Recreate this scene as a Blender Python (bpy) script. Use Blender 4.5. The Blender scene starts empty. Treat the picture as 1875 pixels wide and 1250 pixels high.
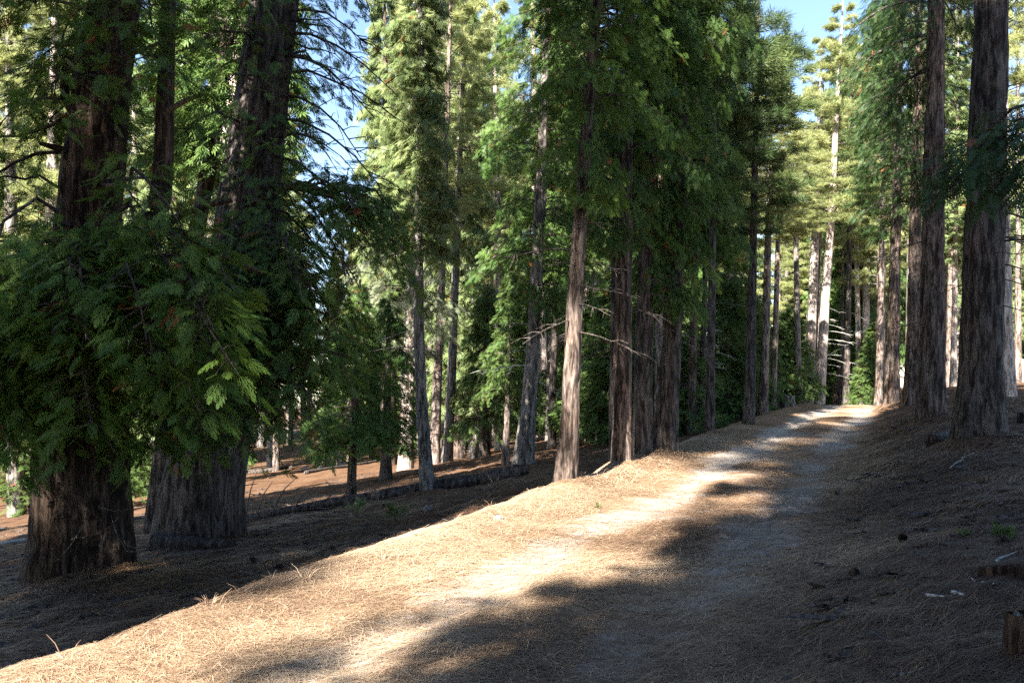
import bpy, math, random
import numpy as np
from math import radians, sin, cos, pi

random.seed(11)
RNG = np.random.default_rng(11)
SC = bpy.context.scene
COL = SC.collection
F, CU, HV, EYE = 1458.0, 937.5, 690.0, 1.6          # photo focal length, centre column, horizon row, eye height


def P(u, v, y):
    return np.array([(u - CU) / F * y, y, EYE + (HV - v) / F * y])


# ------------------------------------------------------------------ noise
def _hash(ix, iy, seed):
    n = (ix.astype(np.int64) * 374761393 + iy.astype(np.int64) * 668265263 + seed * 974634581) & 0xFFFFFFFF
    n = ((n ^ (n >> 13)) * 1274126177) & 0xFFFFFFFF
    return ((n ^ (n >> 16)) & 0xFFFF) / 65535.0


def vnoise(x, y, seed=0):
    x = np.asarray(x, float); y = np.asarray(y, float)
    ix, iy = np.floor(x), np.floor(y)
    fx, fy = x - ix, y - iy
    fx = fx * fx * (3 - 2 * fx); fy = fy * fy * (3 - 2 * fy)
    a, b = _hash(ix, iy, seed), _hash(ix + 1, iy, seed)
    c, d = _hash(ix, iy + 1, seed), _hash(ix + 1, iy + 1, seed)
    return (a + (b - a) * fx) * (1 - fy) + (c + (d - c) * fx) * fy - .5


def fbm(x, y, seed=0, oct=4):
    s, a = 0, 1.0
    for k in range(oct):
        s = s + a * vnoise(x * 2 ** k, y * 2 ** k, seed + k * 17); a *= .5
    return s


def sstep(a, b, x):
    q = np.clip((x - a) / (b - a), 0, 1)
    return q * q * (3 - 2 * q)


# ------------------------------------------------------------------ terrain
DX, DY = .4472, .8944                                # heading of the path


def t_of(x, y):
    return DY * (x - .5 * y + 4.8)                   # metres to the right of the path's left edge


def ts(t, s):
    return np.array([-4.8 + t * DY + s * DX, -t * DX + s * DY])


def path_right(y):
    return 3.7 - .028 * np.clip(y - 8, 0, 40)


# litter piled round the feet of the near trunks: photo column, distance, reach, height
MOUNDS = [(143, 9.2, 1.1, .16), (364, 11.7, 1.05, .14), (1035, 11.2, .4, .07), (1137, 13.1, .45, .07), (1174, 14.3, .45, .07), (1216, 14.6, .5, .08), (1704, 17.4, .7, .12), (1792, 12.2, .75, .14), (960, 20.3, .5, .08), (783, 15.9, .35, .06)]


def ground(x, y, detail=True):
    x = np.asarray(x, float); y = np.asarray(y, float)
    t = t_of(x, y)
    t = t + (.22 * fbm(x * .45, y * .45, 5, 2) + .13 * fbm(x * 1.7, y * 1.7, 45, 3)) * sstep(0, 6, y + 4)
    tr = path_right(y)
    r = .42 * sstep(3, 32, y) - .055 * np.clip(y - 34, 0, 25) - .012 * np.clip(y - 59, 0, 200)
    left = np.clip(-t, 0, None)
    zl = -.2 * sstep(0, .75, left) - .13 * np.minimum(left, 45) - .03 * np.clip(left - 45, 0, 300)
    s = np.clip(t - tr, 0, None)
    k = .36 + .1 * sstep(8, 20, y)
    zb = .85 * (1 - np.exp(-k * s / .85)) + .02 * np.minimum(s, 60)
    bern = .05 * np.exp(-((t - .25) / .35) ** 2)
    ruts = -.035 * np.exp(-((t - 1.5) / .28) ** 2) - .035 * np.exp(-((t - 2.85) / .3) ** 2)
    for mu, my, mr, mh in MOUNDS:
        mx = (mu - CU) / F * my
        zb = zb + mh * np.exp(-((x - mx) ** 2 + (y - my) ** 2) / mr ** 2)
    z = zl + zb + bern + ruts + r * np.exp(-left / 5.0)
    if detail:
        rough = .5 + .9 * sstep(.1, 1.0, left) + .9 * sstep(0, .8, s)
        z = z + rough * (.05 * fbm(x * 1.7, y * 1.7, 1, 4) + .03 * fbm(x * 7, y * 7, 9, 3))
        z = z + .25 * fbm(x * .16, y * .16, 3, 2) * sstep(1.5, 8, left)
    return z


def g1(x, y):
    return float(ground(np.array([x]), np.array([y]))[0])


def hit(u, v):
    ys = np.concatenate([np.linspace(2, 20, 900), np.linspace(20, 120, 1500)])
    xs = (u - CU) / F * ys
    zs = EYE + (HV - v) / F * ys
    b = np.nonzero(zs < ground(xs, ys))[0]
    i = b[0] if len(b) else -1
    return xs[i], ys[i], float(ground(xs[i:i + 1] if i >= 0 else xs[-1:], ys[i:i + 1] if i >= 0 else ys[-1:])[0])


# ------------------------------------------------------------------ mesh builder (quads only)
class MB:
    def __init__(self):
        self.v, self.q, self.m, self.t, self.n = [], [], [], [], 0

    def add(self, verts, quads, mat=0, tint=0.5):
        verts = np.asarray(verts, np.float32).reshape(-1, 3)
        quads = np.asarray(quads, np.int32).reshape(-1, 4)
        self.v.append(verts); self.q.append(quads + self.n)
        self.m.append(np.full(len(quads), mat, np.int32))
        self.t.append(np.broadcast_to(np.asarray(tint, np.float32), (len(verts),)))
        self.n += len(verts)

    def tube(self, pts, rad, sides=5, mat=0, tint=.5, cap=True):
        pts = np.asarray(pts, float); n = len(pts)
        rad = np.broadcast_to(np.asarray(rad, float), (n,))
        d = np.gradient(pts, axis=0)
        d /= np.linalg.norm(d, axis=1)[:, None] + 1e-9
        up = np.where(np.abs(d[:, 2:3]) > .9, np.array([[1., 0, 0]]), np.array([[0, 0, 1.]]))
        a = np.cross(d, up); a /= np.linalg.norm(a, axis=1)[:, None] + 1e-9
        b = np.cross(d, a)
        th = np.arange(sides) * 2 * pi / sides
        ring = pts[:, None] + rad[:, None, None] * (np.cos(th)[None, :, None] * a[:, None] + np.sin(th)[None, :, None] * b[:, None])
        idx = np.arange(n * sides).reshape(n, sides)
        q = np.stack([idx[:-1], np.roll(idx[:-1], -1, 1), np.roll(idx[1:], -1, 1), idx[1:]], -1).reshape(-1, 4)
        v = ring.reshape(-1, 3)
        if cap and sides >= 4:
            ends = []
            for r_ in (0, n - 1):
                for k in range(1, sides - 2, 2):
                    ends.append([idx[r_, 0], idx[r_, k], idx[r_, k + 1], idx[r_, min(k + 2, sides - 1)]])
            q = np.concatenate([q, np.array(ends)])
        self.add(v, q, mat, tint)

    def place(self, tmpl, org, ax, nrm, scale, mat=0, tint=None):
        org = np.asarray(org, float); n = len(org)
        if n == 0:
            return
        ax = ax / (np.linalg.norm(ax, axis=1)[:, None] + 1e-9)
        side = np.cross(nrm, ax); side /= np.linalg.norm(side, axis=1)[:, None] + 1e-9
        nn = np.cross(ax, side)
        s = np.broadcast_to(np.asarray(scale, float), (n,))[:, None, None]
        w = org[:, None] + s * (tmpl[None, :, 0:1] * ax[:, None] + tmpl[None, :, 1:2] * side[:, None] + tmpl[None, :, 2:3] * nn[:, None])
        k = len(tmpl)
        q = np.arange(n * k).reshape(-1, 4)
        tint = RNG.random(n) if tint is None else tint
        self.add(w.reshape(-1, 3), q, mat, np.repeat(tint, k))

    def mesh(self, name, mats, smooth=True):
        v = np.concatenate(self.v); q = np.concatenate(self.q); m = np.concatenate(self.m); t = np.concatenate(self.t)
        me = bpy.data.meshes.new(name)
        me.vertices.add(len(v)); me.vertices.foreach_set('co', v.ravel())
        me.loops.add(q.size); me.loops.foreach_set('vertex_index', q.ravel())
        me.polygons.add(len(q))
        me.polygons.foreach_set('loop_start', np.arange(0, q.size, 4, dtype=np.int32))
        me.polygons.foreach_set('material_index', m)
        me.polygons.foreach_set('use_smooth', np.full(len(q), smooth))
        at = me.attributes.new('tint', 'FLOAT', 'POINT'); at.data.foreach_set('value', t.astype(np.float32))
        for mt in mats:
            me.materials.append(mt)
        me.update(calc_edges=True)
        return me


def obj(name, me, parent=None, loc=(0, 0, 0)):
    o = bpy.data.objects.new(name, me); COL.objects.link(o)
    o.location = loc
    if parent:
        o.parent = parent
    return o


def tag(o, label, cat, group=None, kind=None):
    if label:
        o['label'] = label
    if cat:
        o['category'] = cat
    if group:
        o['group'] = group
    if kind:
        o['kind'] = kind
    return o


def thing(name, label, cat, loc, group=None):
    o = bpy.data.objects.new(name, None); COL.objects.link(o)
    o.empty_display_size = .2
    o.location = loc
    return tag(o, label, cat, group)


# ------------------------------------------------------------------ materials
def new_mat(name):
    m = bpy.data.materials.new(name); m.use_nodes = True
    nt = m.node_tree; nt.nodes.clear()
    return m, nt, nt.nodes, nt.links


def ramp(nd, stops):
    r = nd.new('ShaderNodeValToRGB')
    while len(r.color_ramp.elements) < len(stops):
        r.color_ramp.elements.new(.5)
    for e, (p, c) in zip(r.color_ramp.elements, stops):
        e.position = p; e.color = (*c, 1)
    return r


def leaf_mat(name, dark, light, dry=(.22, .085, .03), dry_at=.975, trans=.32, rough=.5):
    m, nt, nd, lk = new_mat(name)
    at = nd.new('ShaderNodeAttribute'); at.attribute_name = 'tint'
    mid = tuple((a + b) / 2 for a, b in zip(dark, light))
    r = ramp(nd, [(0, dark), (.55, mid), (dry_at - .01, light), (min(dry_at, 1), dry)])
    lk.new(at.outputs['Fac'], r.inputs[0])
    b = nd.new('ShaderNodeBsdfPrincipled'); b.inputs['Roughness'].default_value = rough
    b.inputs['Specular IOR Level'].default_value = .22
    lk.new(r.outputs[0], b.inputs['Base Color'])
    hs = nd.new('ShaderNodeHueSaturation'); hs.inputs['Value'].default_value = 1.5; hs.inputs['Hue'].default_value = .485
    lk.new(r.outputs[0], hs.inputs['Color'])
    tr = nd.new('ShaderNodeBsdfTranslucent'); lk.new(hs.outputs[0], tr.inputs['Color'])
    mx = nd.new('ShaderNodeMixShader'); mx.inputs[0].default_value = trans
    lk.new(b.outputs[0], mx.inputs[1]); lk.new(tr.outputs[0], mx.inputs[2])
    o = nd.new('ShaderNodeOutputMaterial'); lk.new(mx.outputs[0], o.inputs[0])
    return m


def bark_mat(name, dark, mid, light, scale=1.0, bump=.6, moss=0):
    m, nt, nd, lk = new_mat(name)
    tc = nd.new('ShaderNodeNewGeometry')
    mp = nd.new('ShaderNodeMapping'); mp.inputs['Scale'].default_value = (14 * scale, 14 * scale, 2.2 * scale)
    lk.new(tc.outputs['Position'], mp.inputs[0])
    n1 = nd.new('ShaderNodeTexNoise'); n1.inputs['Scale'].default_value = 1.0; n1.inputs['Detail'].default_value = 8
    n1.inputs['Roughness'].default_value = .65; n1.inputs['Distortion'].default_value = .6
    lk.new(mp.outputs[0], n1.inputs['Vector'])
    mp2 = nd.new('ShaderNodeMapping'); mp2.inputs['Scale'].default_value = (60, 60, 9)
    lk.new(tc.outputs['Position'], mp2.inputs[0])
    n2 = nd.new('ShaderNodeTexNoise'); n2.inputs['Scale'].default_value = 1.0; n2.inputs['Detail'].default_value = 5
    lk.new(mp2.outputs[0], n2.inputs['Vector'])
    n3 = nd.new('ShaderNodeTexNoise'); n3.inputs['Scale'].default_value = 1.3; n3.inputs['Detail'].default_value = 4
    lk.new(tc.outputs['Position'], n3.inputs['Vector'])
    ad = nd.new('ShaderNodeMath'); ad.operation = 'MULTIPLY_ADD'; ad.inputs[1].default_value = .35
    lk.new(n2.outputs['Fac'], ad.inputs[0]); lk.new(n1.outputs['Fac'], ad.inputs[2])
    sb = nd.new('ShaderNodeMath'); sb.operation = 'SUBTRACT'; sb.inputs[1].default_value = .175
    lk.new(ad.outputs[0], sb.inputs[0])
    r = ramp(nd, [(.4, dark), (.5, mid), (.63, light)])
    lk.new(sb.outputs[0], r.inputs[0])
    r3 = ramp(nd, [(.35, (.75, .78, .8)), (.65, (1.12, 1.04, .98))])
    lk.new(n3.outputs['Fac'], r3.inputs[0])
    mul = nd.new('ShaderNodeMix'); mul.data_type = 'RGBA'; mul.blend_type = 'MULTIPLY'; mul.inputs['Factor'].default_value = 1
    lk.new(r.outputs[0], mul.inputs['A']); lk.new(r3.outputs[0], mul.inputs['B'])
    b = nd.new('ShaderNodeBsdfPrincipled'); b.inputs['Roughness'].default_value = .9
    b.inputs['Specular IOR Level'].default_value = .15
    lk.new(mul.outputs['Result'], b.inputs['Base Color'])
    bp = nd.new('ShaderNodeBump'); bp.inputs['Strength'].default_value = bump; bp.inputs['Distance'].default_value = .03
    lk.new(sb.outputs[0], bp.inputs['Height']); lk.new(bp.outputs[0], b.inputs['Normal'])
    o = nd.new('ShaderNodeOutputMaterial'); lk.new(b.outputs[0], o.inputs[0])
    return m


M = {
    'cedar_leaf': leaf_mat('cedar_leaf', (.04, .092, .017), (.13, .2, .034)),
    'cedar_tip': leaf_mat('cedar_tip', (.04, .09, .021), (.125, .19, .046), dry_at=.99),
    'young_leaf': leaf_mat('young_leaf', (.1, .15, .055), (.26, .3, .125), dry_at=.99, rough=.4, trans=.4),
    'sapling_leaf': leaf_mat('sapling_leaf', (.05, .1, .026), (.13, .18, .05), dry_at=.97),
    'pine_leaf': leaf_mat('pine_leaf', (.17, .205, .08), (.36, .375, .165), dry=(.36, .27, .16), dry_at=.98, rough=.4, trans=.45),
    'pine_dark': leaf_mat('pine_dark', (.04, .075, .026), (.13, .17, .055), dry_at=.99),
    'fir_leaf': leaf_mat('fir_leaf', (.021, .05, .014), (.057, .098, .027), dry_at=.985),
    'pale_leaf': leaf_mat('pale_leaf', (.1, .125, .07), (.22, .24, .14), dry=(.25, .2, .14), dry_at=.9),
    'bark_cedar': bark_mat('bark_cedar', (.016, .0115, .0095), (.07, .051, .042), (.165, .13, .11)),
    'bark_red': bark_mat('bark_red', (.018, .013, .0105), (.078, .058, .047), (.185, .146, .123)),
    'bark_old': bark_mat('bark_old', (.008, .006, .005), (.034, .022, .016), (.1, .07, .052), bump=.8),
    'bark_pine': bark_mat('bark_pine', (.035, .026, .022), (.145, .112, .094), (.3, .25, .215), scale=.9),
    'bark_grey': bark_mat('bark_grey', (.035, .031, .028), (.13, .115, .102), (.26, .24, .22)),
    'bark_dark': bark_mat('bark_dark', (.016, .013, .011), (.06, .05, .044), (.13, .11, .1), bump=.8),
    'bark_pale': bark_mat('bark_pale', (.13, .105, .088), (.34, .28, .245), (.5, .44, .39)),
    'dead_wood': bark_mat('dead_wood', (.035, .03, .027), (.1, .088, .078), (.2, .185, .17), scale=3, bump=.3),
    'pale_wood': bark_mat('pale_wood', (.2, .19, .18), (.4, .385, .36), (.58, .56, .53), scale=3, bump=.3),
    'char': bark_mat('char', (.008, .007, .007), (.025, .022, .021), (.07, .062, .06), bump=.9),
    'rock': bark_mat('rock', (.1, .095, .09), (.2, .19, .18), (.32, .31, .29), scale=.7, bump=.4),
}


def ground_material():
    m, nt, nd, lk = new_mat('needle_litter_and_dirt')
    geo = nd.new('ShaderNodeNewGeometry')
    streaks = []
    for ang, sc in ((14, (42, 420, 40)), (-32, (48, 460, 40)), (66, (50, 430, 40)), (-5, (20, 240, 20))):
        mp = nd.new('ShaderNodeMapping'); mp.inputs['Rotation'].default_value = (0, 0, radians(ang))
        mp.inputs['Scale'].default_value = tuple(s * .42 for s in sc)
        lk.new(geo.outputs['Position'], mp.inputs[0])
        n = nd.new('ShaderNodeTexNoise'); n.inputs['Scale'].default_value = 1; n.inputs['Detail'].default_value = 4
        n.inputs['Distortion'].default_value = 1.2
        lk.new(mp.outputs[0], n.inputs['Vector']); streaks.append(n.outputs['Fac'])
    cur = streaks[0]
    for s in streaks[1:]:
        mx = nd.new('ShaderNodeMath'); mx.operation = 'MAXIMUM'
        lk.new(cur, mx.inputs[0]); lk.new(s, mx.inputs[1]); cur = mx.outputs[0]
    litter = ramp(nd, [(.46, (.06, .042, .03)), (.56, (.2, .13, .082)), (.65, (.33, .235, .15)), (.75, (.45, .345, .235))])
    lk.new(cur, litter.inputs[0])
    big = nd.new('ShaderNodeTexNoise'); big.inputs['Scale'].default_value = .9; big.inputs['Detail'].default_value = 7
    lk.new(geo.outputs['Position'], big.inputs['Vector'])
    hue = ramp(nd, [(.34, (.64, .51, .44)), (.5, (.98, .88, .8)), (.66, (1.12, 1.06, 1.0))])
    lk.new(big.outputs['Fac'], hue.inputs[0])
    lm = nd.new('ShaderNodeMix'); lm.data_type = 'RGBA'; lm.blend_type = 'MULTIPLY'; lm.inputs['Factor'].default_value = 1
    lk.new(litter.outputs[0], lm.inputs['A']); lk.new(hue.outputs[0], lm.inputs['B'])
    da = nd.new('ShaderNodeAttribute'); da.attribute_name = 'duff_shade'
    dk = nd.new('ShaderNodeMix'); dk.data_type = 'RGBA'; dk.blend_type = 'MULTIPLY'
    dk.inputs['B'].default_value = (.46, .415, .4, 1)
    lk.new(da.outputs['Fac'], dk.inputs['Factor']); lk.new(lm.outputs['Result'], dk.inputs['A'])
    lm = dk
    # bare dirt
    dn = nd.new('ShaderNodeTexNoise'); dn.inputs['Scale'].default_value = 9; dn.inputs['Detail'].default_value = 9; dn.inputs['Roughness'].default_value = .7
    lk.new(geo.outputs['Position'], dn.inputs['Vector'])
    dirt = ramp(nd, [(.3, (.19, .158, .135)), (.5, (.3, .262, .225)), (.7, (.4, .358, .315))])
    lk.new(dn.outputs['Fac'], dirt.inputs[0])
    # scattered needles over the dirt
    dm = nd.new('ShaderNodeMix'); dm.data_type = 'RGBA'
    thr = nd.new('ShaderNodeMapRange'); thr.inputs['From Min'].default_value = .62; thr.inputs['From Max'].default_value = .74
    thr.inputs['To Max'].default_value = .85
    lk.new(cur, thr.inputs['Value']); lk.new(thr.outputs[0], dm.inputs['Factor'])
    lk.new(dirt.outputs[0], dm.inputs['A']); lk.new(lm.outputs['Result'], dm.inputs['B'])
    at = nd.new('ShaderNodeAttribute'); at.attribute_name = 'dirt'
    n5 = nd.new('ShaderNodeTexNoise'); n5.inputs['Scale'].default_value = 3.2; n5.inputs['Detail'].default_value = 8; n5.inputs['Roughness'].default_value = .65
    mp5 = nd.new('ShaderNodeMapping'); mp5.inputs['Rotation'].default_value = (0, 0, radians(-63)); mp5.inputs['Scale'].default_value = (.5, 1.6, 1)
    lk.new(geo.outputs['Position'], mp5.inputs[0]); lk.new(mp5.outputs[0], n5.inputs['Vector'])
    a1 = nd.new('ShaderNodeMath'); a1.operation = 'MULTIPLY_ADD'; a1.inputs[1].default_value = 1.5
    lk.new(n5.outputs['Fac'], a1.inputs[0]); lk.new(at.outputs['Fac'], a1.inputs[2])
    a2 = nd.new('ShaderNodeMapRange'); a2.interpolation_type = 'SMOOTHSTEP'
    a2.inputs['From Min'].default_value = 1.0; a2.inputs['From Max'].default_value = 1.5
    lk.new(a1.outputs[0], a2.inputs['Value'])
    fin = nd.new('ShaderNodeMix'); fin.data_type = 'RGBA'
    lk.new(a2.outputs[0], fin.inputs['Factor']); lk.new(lm.outputs['Result'], fin.inputs['A']); lk.new(dm.outputs['Result'], fin.inputs['B'])
    b = nd.new('ShaderNodeBsdfPrincipled'); b.inputs['Roughness'].default_value = .95; b.inputs['Specular IOR Level'].default_value = .1
    lk.new(fin.outputs['Result'], b.inputs['Base Color'])
    bp = nd.new('ShaderNodeBump'); bp.inputs['Strength'].default_value = .55; bp.inputs['Distance'].default_value = .02
    lk.new(cur, bp.inputs['Height']); lk.new(bp.outputs[0], b.inputs['Normal'])
    o = nd.new('ShaderNodeOutputMaterial'); lk.new(b.outputs[0], o.inputs[0])
    return m


def litter_mat():
    m, nt, nd, lk = new_mat('fallen_needles')
    at = nd.new('ShaderNodeAttribute'); at.attribute_name = 'tint'
    r = ramp(nd, [(0, (.08, .05, .034)), (.35, (.22, .135, .08)), (.7, (.4, .28, .175)), (1, (.52, .41, .28))])
    lk.new(at.outputs['Fac'], r.inputs[0])
    b = nd.new('ShaderNodeBsdfPrincipled'); b.inputs['Roughness'].default_value = .6; b.inputs['Specular IOR Level'].default_value = .3
    lk.new(r.outputs[0], b.inputs['Base Color'])
    o = nd.new('ShaderNodeOutputMaterial'); lk.new(b.outputs[0], o.inputs[0])
    return m


# ------------------------------------------------------------------ ground mesh
def axis(parts):
    out = [np.linspace(a, b, max(2, int(round((b - a) / st)) + 1))[:-1] for a, b, st in parts]
    return np.concatenate(out + [[parts[-1][1]]])


def dirt_amount(x, y):
    t = t_of(x, y) + .3 * fbm(x * .35, y * .35, 21, 3)
    far = sstep(9, 30, y)
    d = .5 * np.exp(-((t - 1.5) / (.3 + .1 * far)) ** 2) + .4 * np.exp(-((t - 2.85) / .36) ** 2) + .35 * (fbm(x * .9, y * .9, 61, 3)) * sstep(.7, 1.2, t) * (1 - sstep(3.2, 3.7, t))
    d = d + .24 * sstep(.6, 1.2, t) * (1 - sstep(3.1, 3.8, t))
    return d


def duff_shade_amount(x, y):
    # old dark duff off the path, darkened further for shade; fresh straw on it
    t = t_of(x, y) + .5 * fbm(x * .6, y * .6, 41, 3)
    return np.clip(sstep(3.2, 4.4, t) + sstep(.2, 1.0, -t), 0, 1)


def build_ground():
    xs = axis([(-260, -60, 10), (-60, -20, 1.2), (-20, -8, .3), (-8, 9, .065), (9, 22, .16), (22, 60, 1.2), (60, 260, 10)])
    ys = axis([(-80, -10, 3), (-10, 2.4, .4), (2.4, 13, .065), (13, 26, .12), (26, 50, .4), (50, 100, 1.5), (100, 320, 12)])
    X, Y = np.meshgrid(xs, ys)
    Z = ground(X, Y)
    nx, ny = len(xs), len(ys)
    idx = np.arange(nx * ny).reshape(ny, nx)
    q = np.stack([idx[:-1, :-1], idx[:-1, 1:], idx[1:, 1:], idx[1:, :-1]], -1).reshape(-1, 4)
    mb = MB(); mb.add(np.stack([X, Y, Z], -1), q)
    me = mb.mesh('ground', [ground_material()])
    at = me.attributes.new('dirt', 'FLOAT', 'POINT')
    at.data.foreach_set('value', dirt_amount(X, Y).ravel().astype(np.float32))
    at = me.attributes.new('duff_shade', 'FLOAT', 'POINT')
    at.data.foreach_set('value', duff_shade_amount(X, Y).ravel().astype(np.float32))
    o = obj('ground', me); o['kind'] = 'structure'


build_ground()


def build_litter():
    """pine needles lying on the ground: nobody could count them"""
    mb = MB()
    for n, y0, y1, wid, ln in ((170000, 3.1, 6.2, .0021, .18), (120000, 6.2, 11, .003, .2), (50000, 11, 20, .006, .22)):
        y = y0 + (y1 - y0) * RNG.random(n * 3)
        x = (RNG.random(n * 3) * 2 - 1) * .68 * y
        t = t_of(x, y)
        dens = .5 + .9 * (fbm(x * 1.3, y * 1.3, 31, 4)) - 1.15 * dirt_amount(x, y)
        dens = dens + .35 * np.exp(-((t - .45) / .6) ** 2) + .12 * (t > 3.3)
        dens = np.where(t < -.2, dens * .55, dens)
        keep = np.nonzero(RNG.random(n * 3) < np.clip(dens, .1, 1))[0][:n]
        x, y, t = x[keep], y[keep], t[keep]; n = len(x)
        L = ln * (.6 + .8 * RNG.random(n)) * .5
        a = np.where(RNG.random(n) < .6, RNG.normal(.12, .5, n), RNG.random(n) * pi) + 1.2 * fbm(x * .8, y * .8, 77, 2)
        c, s = np.cos(a), np.sin(a)
        bend = RNG.normal(0, .1, n)
        lift = .006 + .02 * RNG.random(n) ** 2
        tilt = RNG.normal(0, .012, n)
        tint = np.clip(RNG.normal(.58, .24, n) + .55 * fbm(x * .9, y * .9, 55, 4) - .45 * duff_shade_amount(x, y) - .22 * sstep(1.3, 2.4, t), 0, 1)
        vs = []
        for k, (q, h) in enumerate(((-1, -.3), (0, 1), (1, .2))):
            px = x + q * L * c - bend * L * (q * q) * s
            py = y + q * L * s + bend * L * (q * q) * c
            pz = ground(px, py) + np.maximum(lift * h + tilt * q, .002) + .004
            w = wid * (.45 if k != 1 else .6)
            vs.append(np.stack([px - w * s, py + w * c, pz], -1))
            vs.append(np.stack([px + w * s, py - w * c, pz], -1))
        V = np.stack(vs, 1)                       # n,6,3
        b = np.arange(n)[:, None] * 6
        q = np.concatenate([b + np.array([[0, 1, 3, 2]]), b + np.array([[2, 3, 5, 4]])])
        mb.add(V, q, 0, np.repeat(tint, 6))
    o = obj('needle_litter', mb.mesh('needle_litter', [litter_mat()]))
    o['kind'] = 'stuff'
    # dark crumbs of bark, cones and twigs in the shaded soil
    mb = MB()
    n = 11000
    y = 4 + 24 * RNG.random(n * 2) ** 1.4
    x = (RNG.random(n * 2) * 2 - 1) * .66 * y
    t = t_of(x, y)
    keep = np.nonzero(((t < -.3) | (t > 3.7)) & (fbm(x * .9, y * .9, 91, 3) > -.25 + .3 * RNG.random(n * 2)))[0][:n]
    x, y = x[keep], y[keep]; n = len(x)
    z = ground(x, y)
    sz = .006 + .026 * RNG.random(n) ** 3
    a = RNG.random(n) * 6.28
    l = sz * (1 + 2.5 * RNG.random(n) ** 2 + 7 * (RNG.random(n) < .2))
    base = np.array([[-1, -1, -.3], [1, -1, -.3], [1, 1, -.3], [-1, 1, -.3], [-.6, -.5, 1], [.7, -.6, .8], [.5, .6, 1], [-.7, .5, .7]])
    jit = base[None] * (1 + .35 * RNG.normal(size=(n, 8, 1)))
    vx = jit[:, :, 0] * l[:, None]; vy = jit[:, :, 1] * sz[:, None]; vz = jit[:, :, 2] * sz[:, None] * .6
    V = np.stack([x[:, None] + vx * np.cos(a)[:, None] - vy * np.sin(a)[:, None],
                  y[:, None] + vx * np.sin(a)[:, None] + vy * np.cos(a)[:, None], z[:, None] + vz], -1)
    fq = np.array([[4, 5, 6, 7], [0, 1, 5, 4], [1, 2, 6, 5], [2, 3, 7, 6], [3, 0, 4, 7]])
    mb.add(V, (np.arange(n)[:, None, None] * 8 + fq[None]).reshape(-1, 4))
    o = obj('bark_litter', mb.mesh('bark_litter', [M['bark_dark']], smooth=False))
    o['kind'] = 'stuff'


build_litter()


# ------------------------------------------------------------------ leaf templates (diamonds: base, left, tip, right)
def diamond(p, ang, ln, w, zc=0.0, el=0.0):
    d = np.array([cos(ang) * cos(el), sin(ang) * cos(el), sin(el)])
    s = np.array([-sin(ang), cos(ang), 0])
    p = np.array(p, float)
    m = p + d * ln * .5 + np.array([0, 0, zc * ln])
    return [p, m + s * w, p + d * ln, m - s * w]


def t_cedar_near():
    r = random.Random(3); v = []
    for k in range(7):
        s = .03 + k * .044
        for sg in (1, -1):
            L = .135 * (1 - .55 * k / 6) + .035 * r.random()
            a = sg * radians(40 - 3 * k + r.uniform(-10, 10))
            v += diamond((s, 0, 0), a, L, .006, .05, -.12)
            for j in (1, 2, 3):
                f = j / 3.6
                p = (s + cos(a) * L * f, sin(a) * L * f, -.12 * L * f)
                v += diamond(p, a - sg * radians(r.uniform(26, 44)), L * (.62 - .13 * j), .0055, .04, -.18)
                if j < 3:
                    v += diamond(p, a + sg * radians(r.uniform(24, 40)), L * (.4 - .08 * j), .005, .04, -.1)
    v += diamond((0, 0, 0), 0, .3, .009)
    v += diamond((.22, 0, 0), .2, .1, .009); v += diamond((.22, 0, 0), -.2, .1, .009)
    return np.array(v)


def t_cedar_mid():
    r = random.Random(5); v = []
    for k in range(5):
        s = .03 + k * .062
        for sg in (1, -1):
            L = .15 * (1 - .5 * k / 5) + .03 * r.random()
            a = sg * radians(33 + r.uniform(-10, 10))
            v += diamond((s, 0, 0), a, L, .0085, .05, -.14)
            v += diamond((s + cos(a) * L * .4, sin(a) * L * .4, -.06 * L), a - sg * .6, L * .55, .008, .03, -.2)
            v += diamond((s + cos(a) * L * .6, sin(a) * L * .6, -.08 * L), a + sg * .5, L * .4, .007, .03, -.2)
    v += diamond((.1, 0, 0), 0, .34, .009)
    return np.array(v)


def t_cedar_far():
    v = []
    for s, a, L in ((.0, .95, .26), (.0, -.9, .26), (.07, .7, .28), (.08, -.75, .27), (.14, .5, .24), (.15, -.5, .25), (.2, .08, .26), (0, 0, .3)):
        v += diamond((s, 0, 0), a, L, .024, .06, -.15)
    return np.array(v)


def t_pine(nb, w, seed):
    r = random.Random(seed); v = []
    for k in range(nb):
        th = k * 2.4 + r.random(); el = radians(r.uniform(18, 75))
        b = r.uniform(-.02, .1)
        d = np.array([cos(el), sin(el) * cos(th), sin(el) * sin(th)])
        L = r.uniform(.16, .24)
        s = np.cross(d, np.array([r.random() - .5, r.random() - .5, r.random() - .5])); s /= np.linalg.norm(s) + 1e-9
        p = np.array([b, 0, 0])
        v += [p, p + d * L * .5 + s * w, p + d * L, p + d * L * .5 - s * w]
    return np.array(v)


def t_fir():
    r = random.Random(8); v = []
    for k in range(9):
        s = .02 + k * .045
        for sg in (1, -1):
            L = .13 * (1 - .6 * k / 9) + .02 * r.random()
            v += diamond((s, 0, -.0), sg * radians(55 + r.uniform(-8, 8)), L, .013, -.03, -.25)
    v += diamond((.0, 0, 0), 0, .46, .012)
    return np.array(v)


TC_N, TC_M, TC_F = t_cedar_near(), t_cedar_mid(), t_cedar_far()
TP_M, TP_F = t_pine(18, .007, 1), t_pine(14, .010, 2)
TF = t_fir()


def unit(v):
    return v / (np.linalg.norm(v, axis=-1, keepdims=True) + 1e-9)


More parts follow.
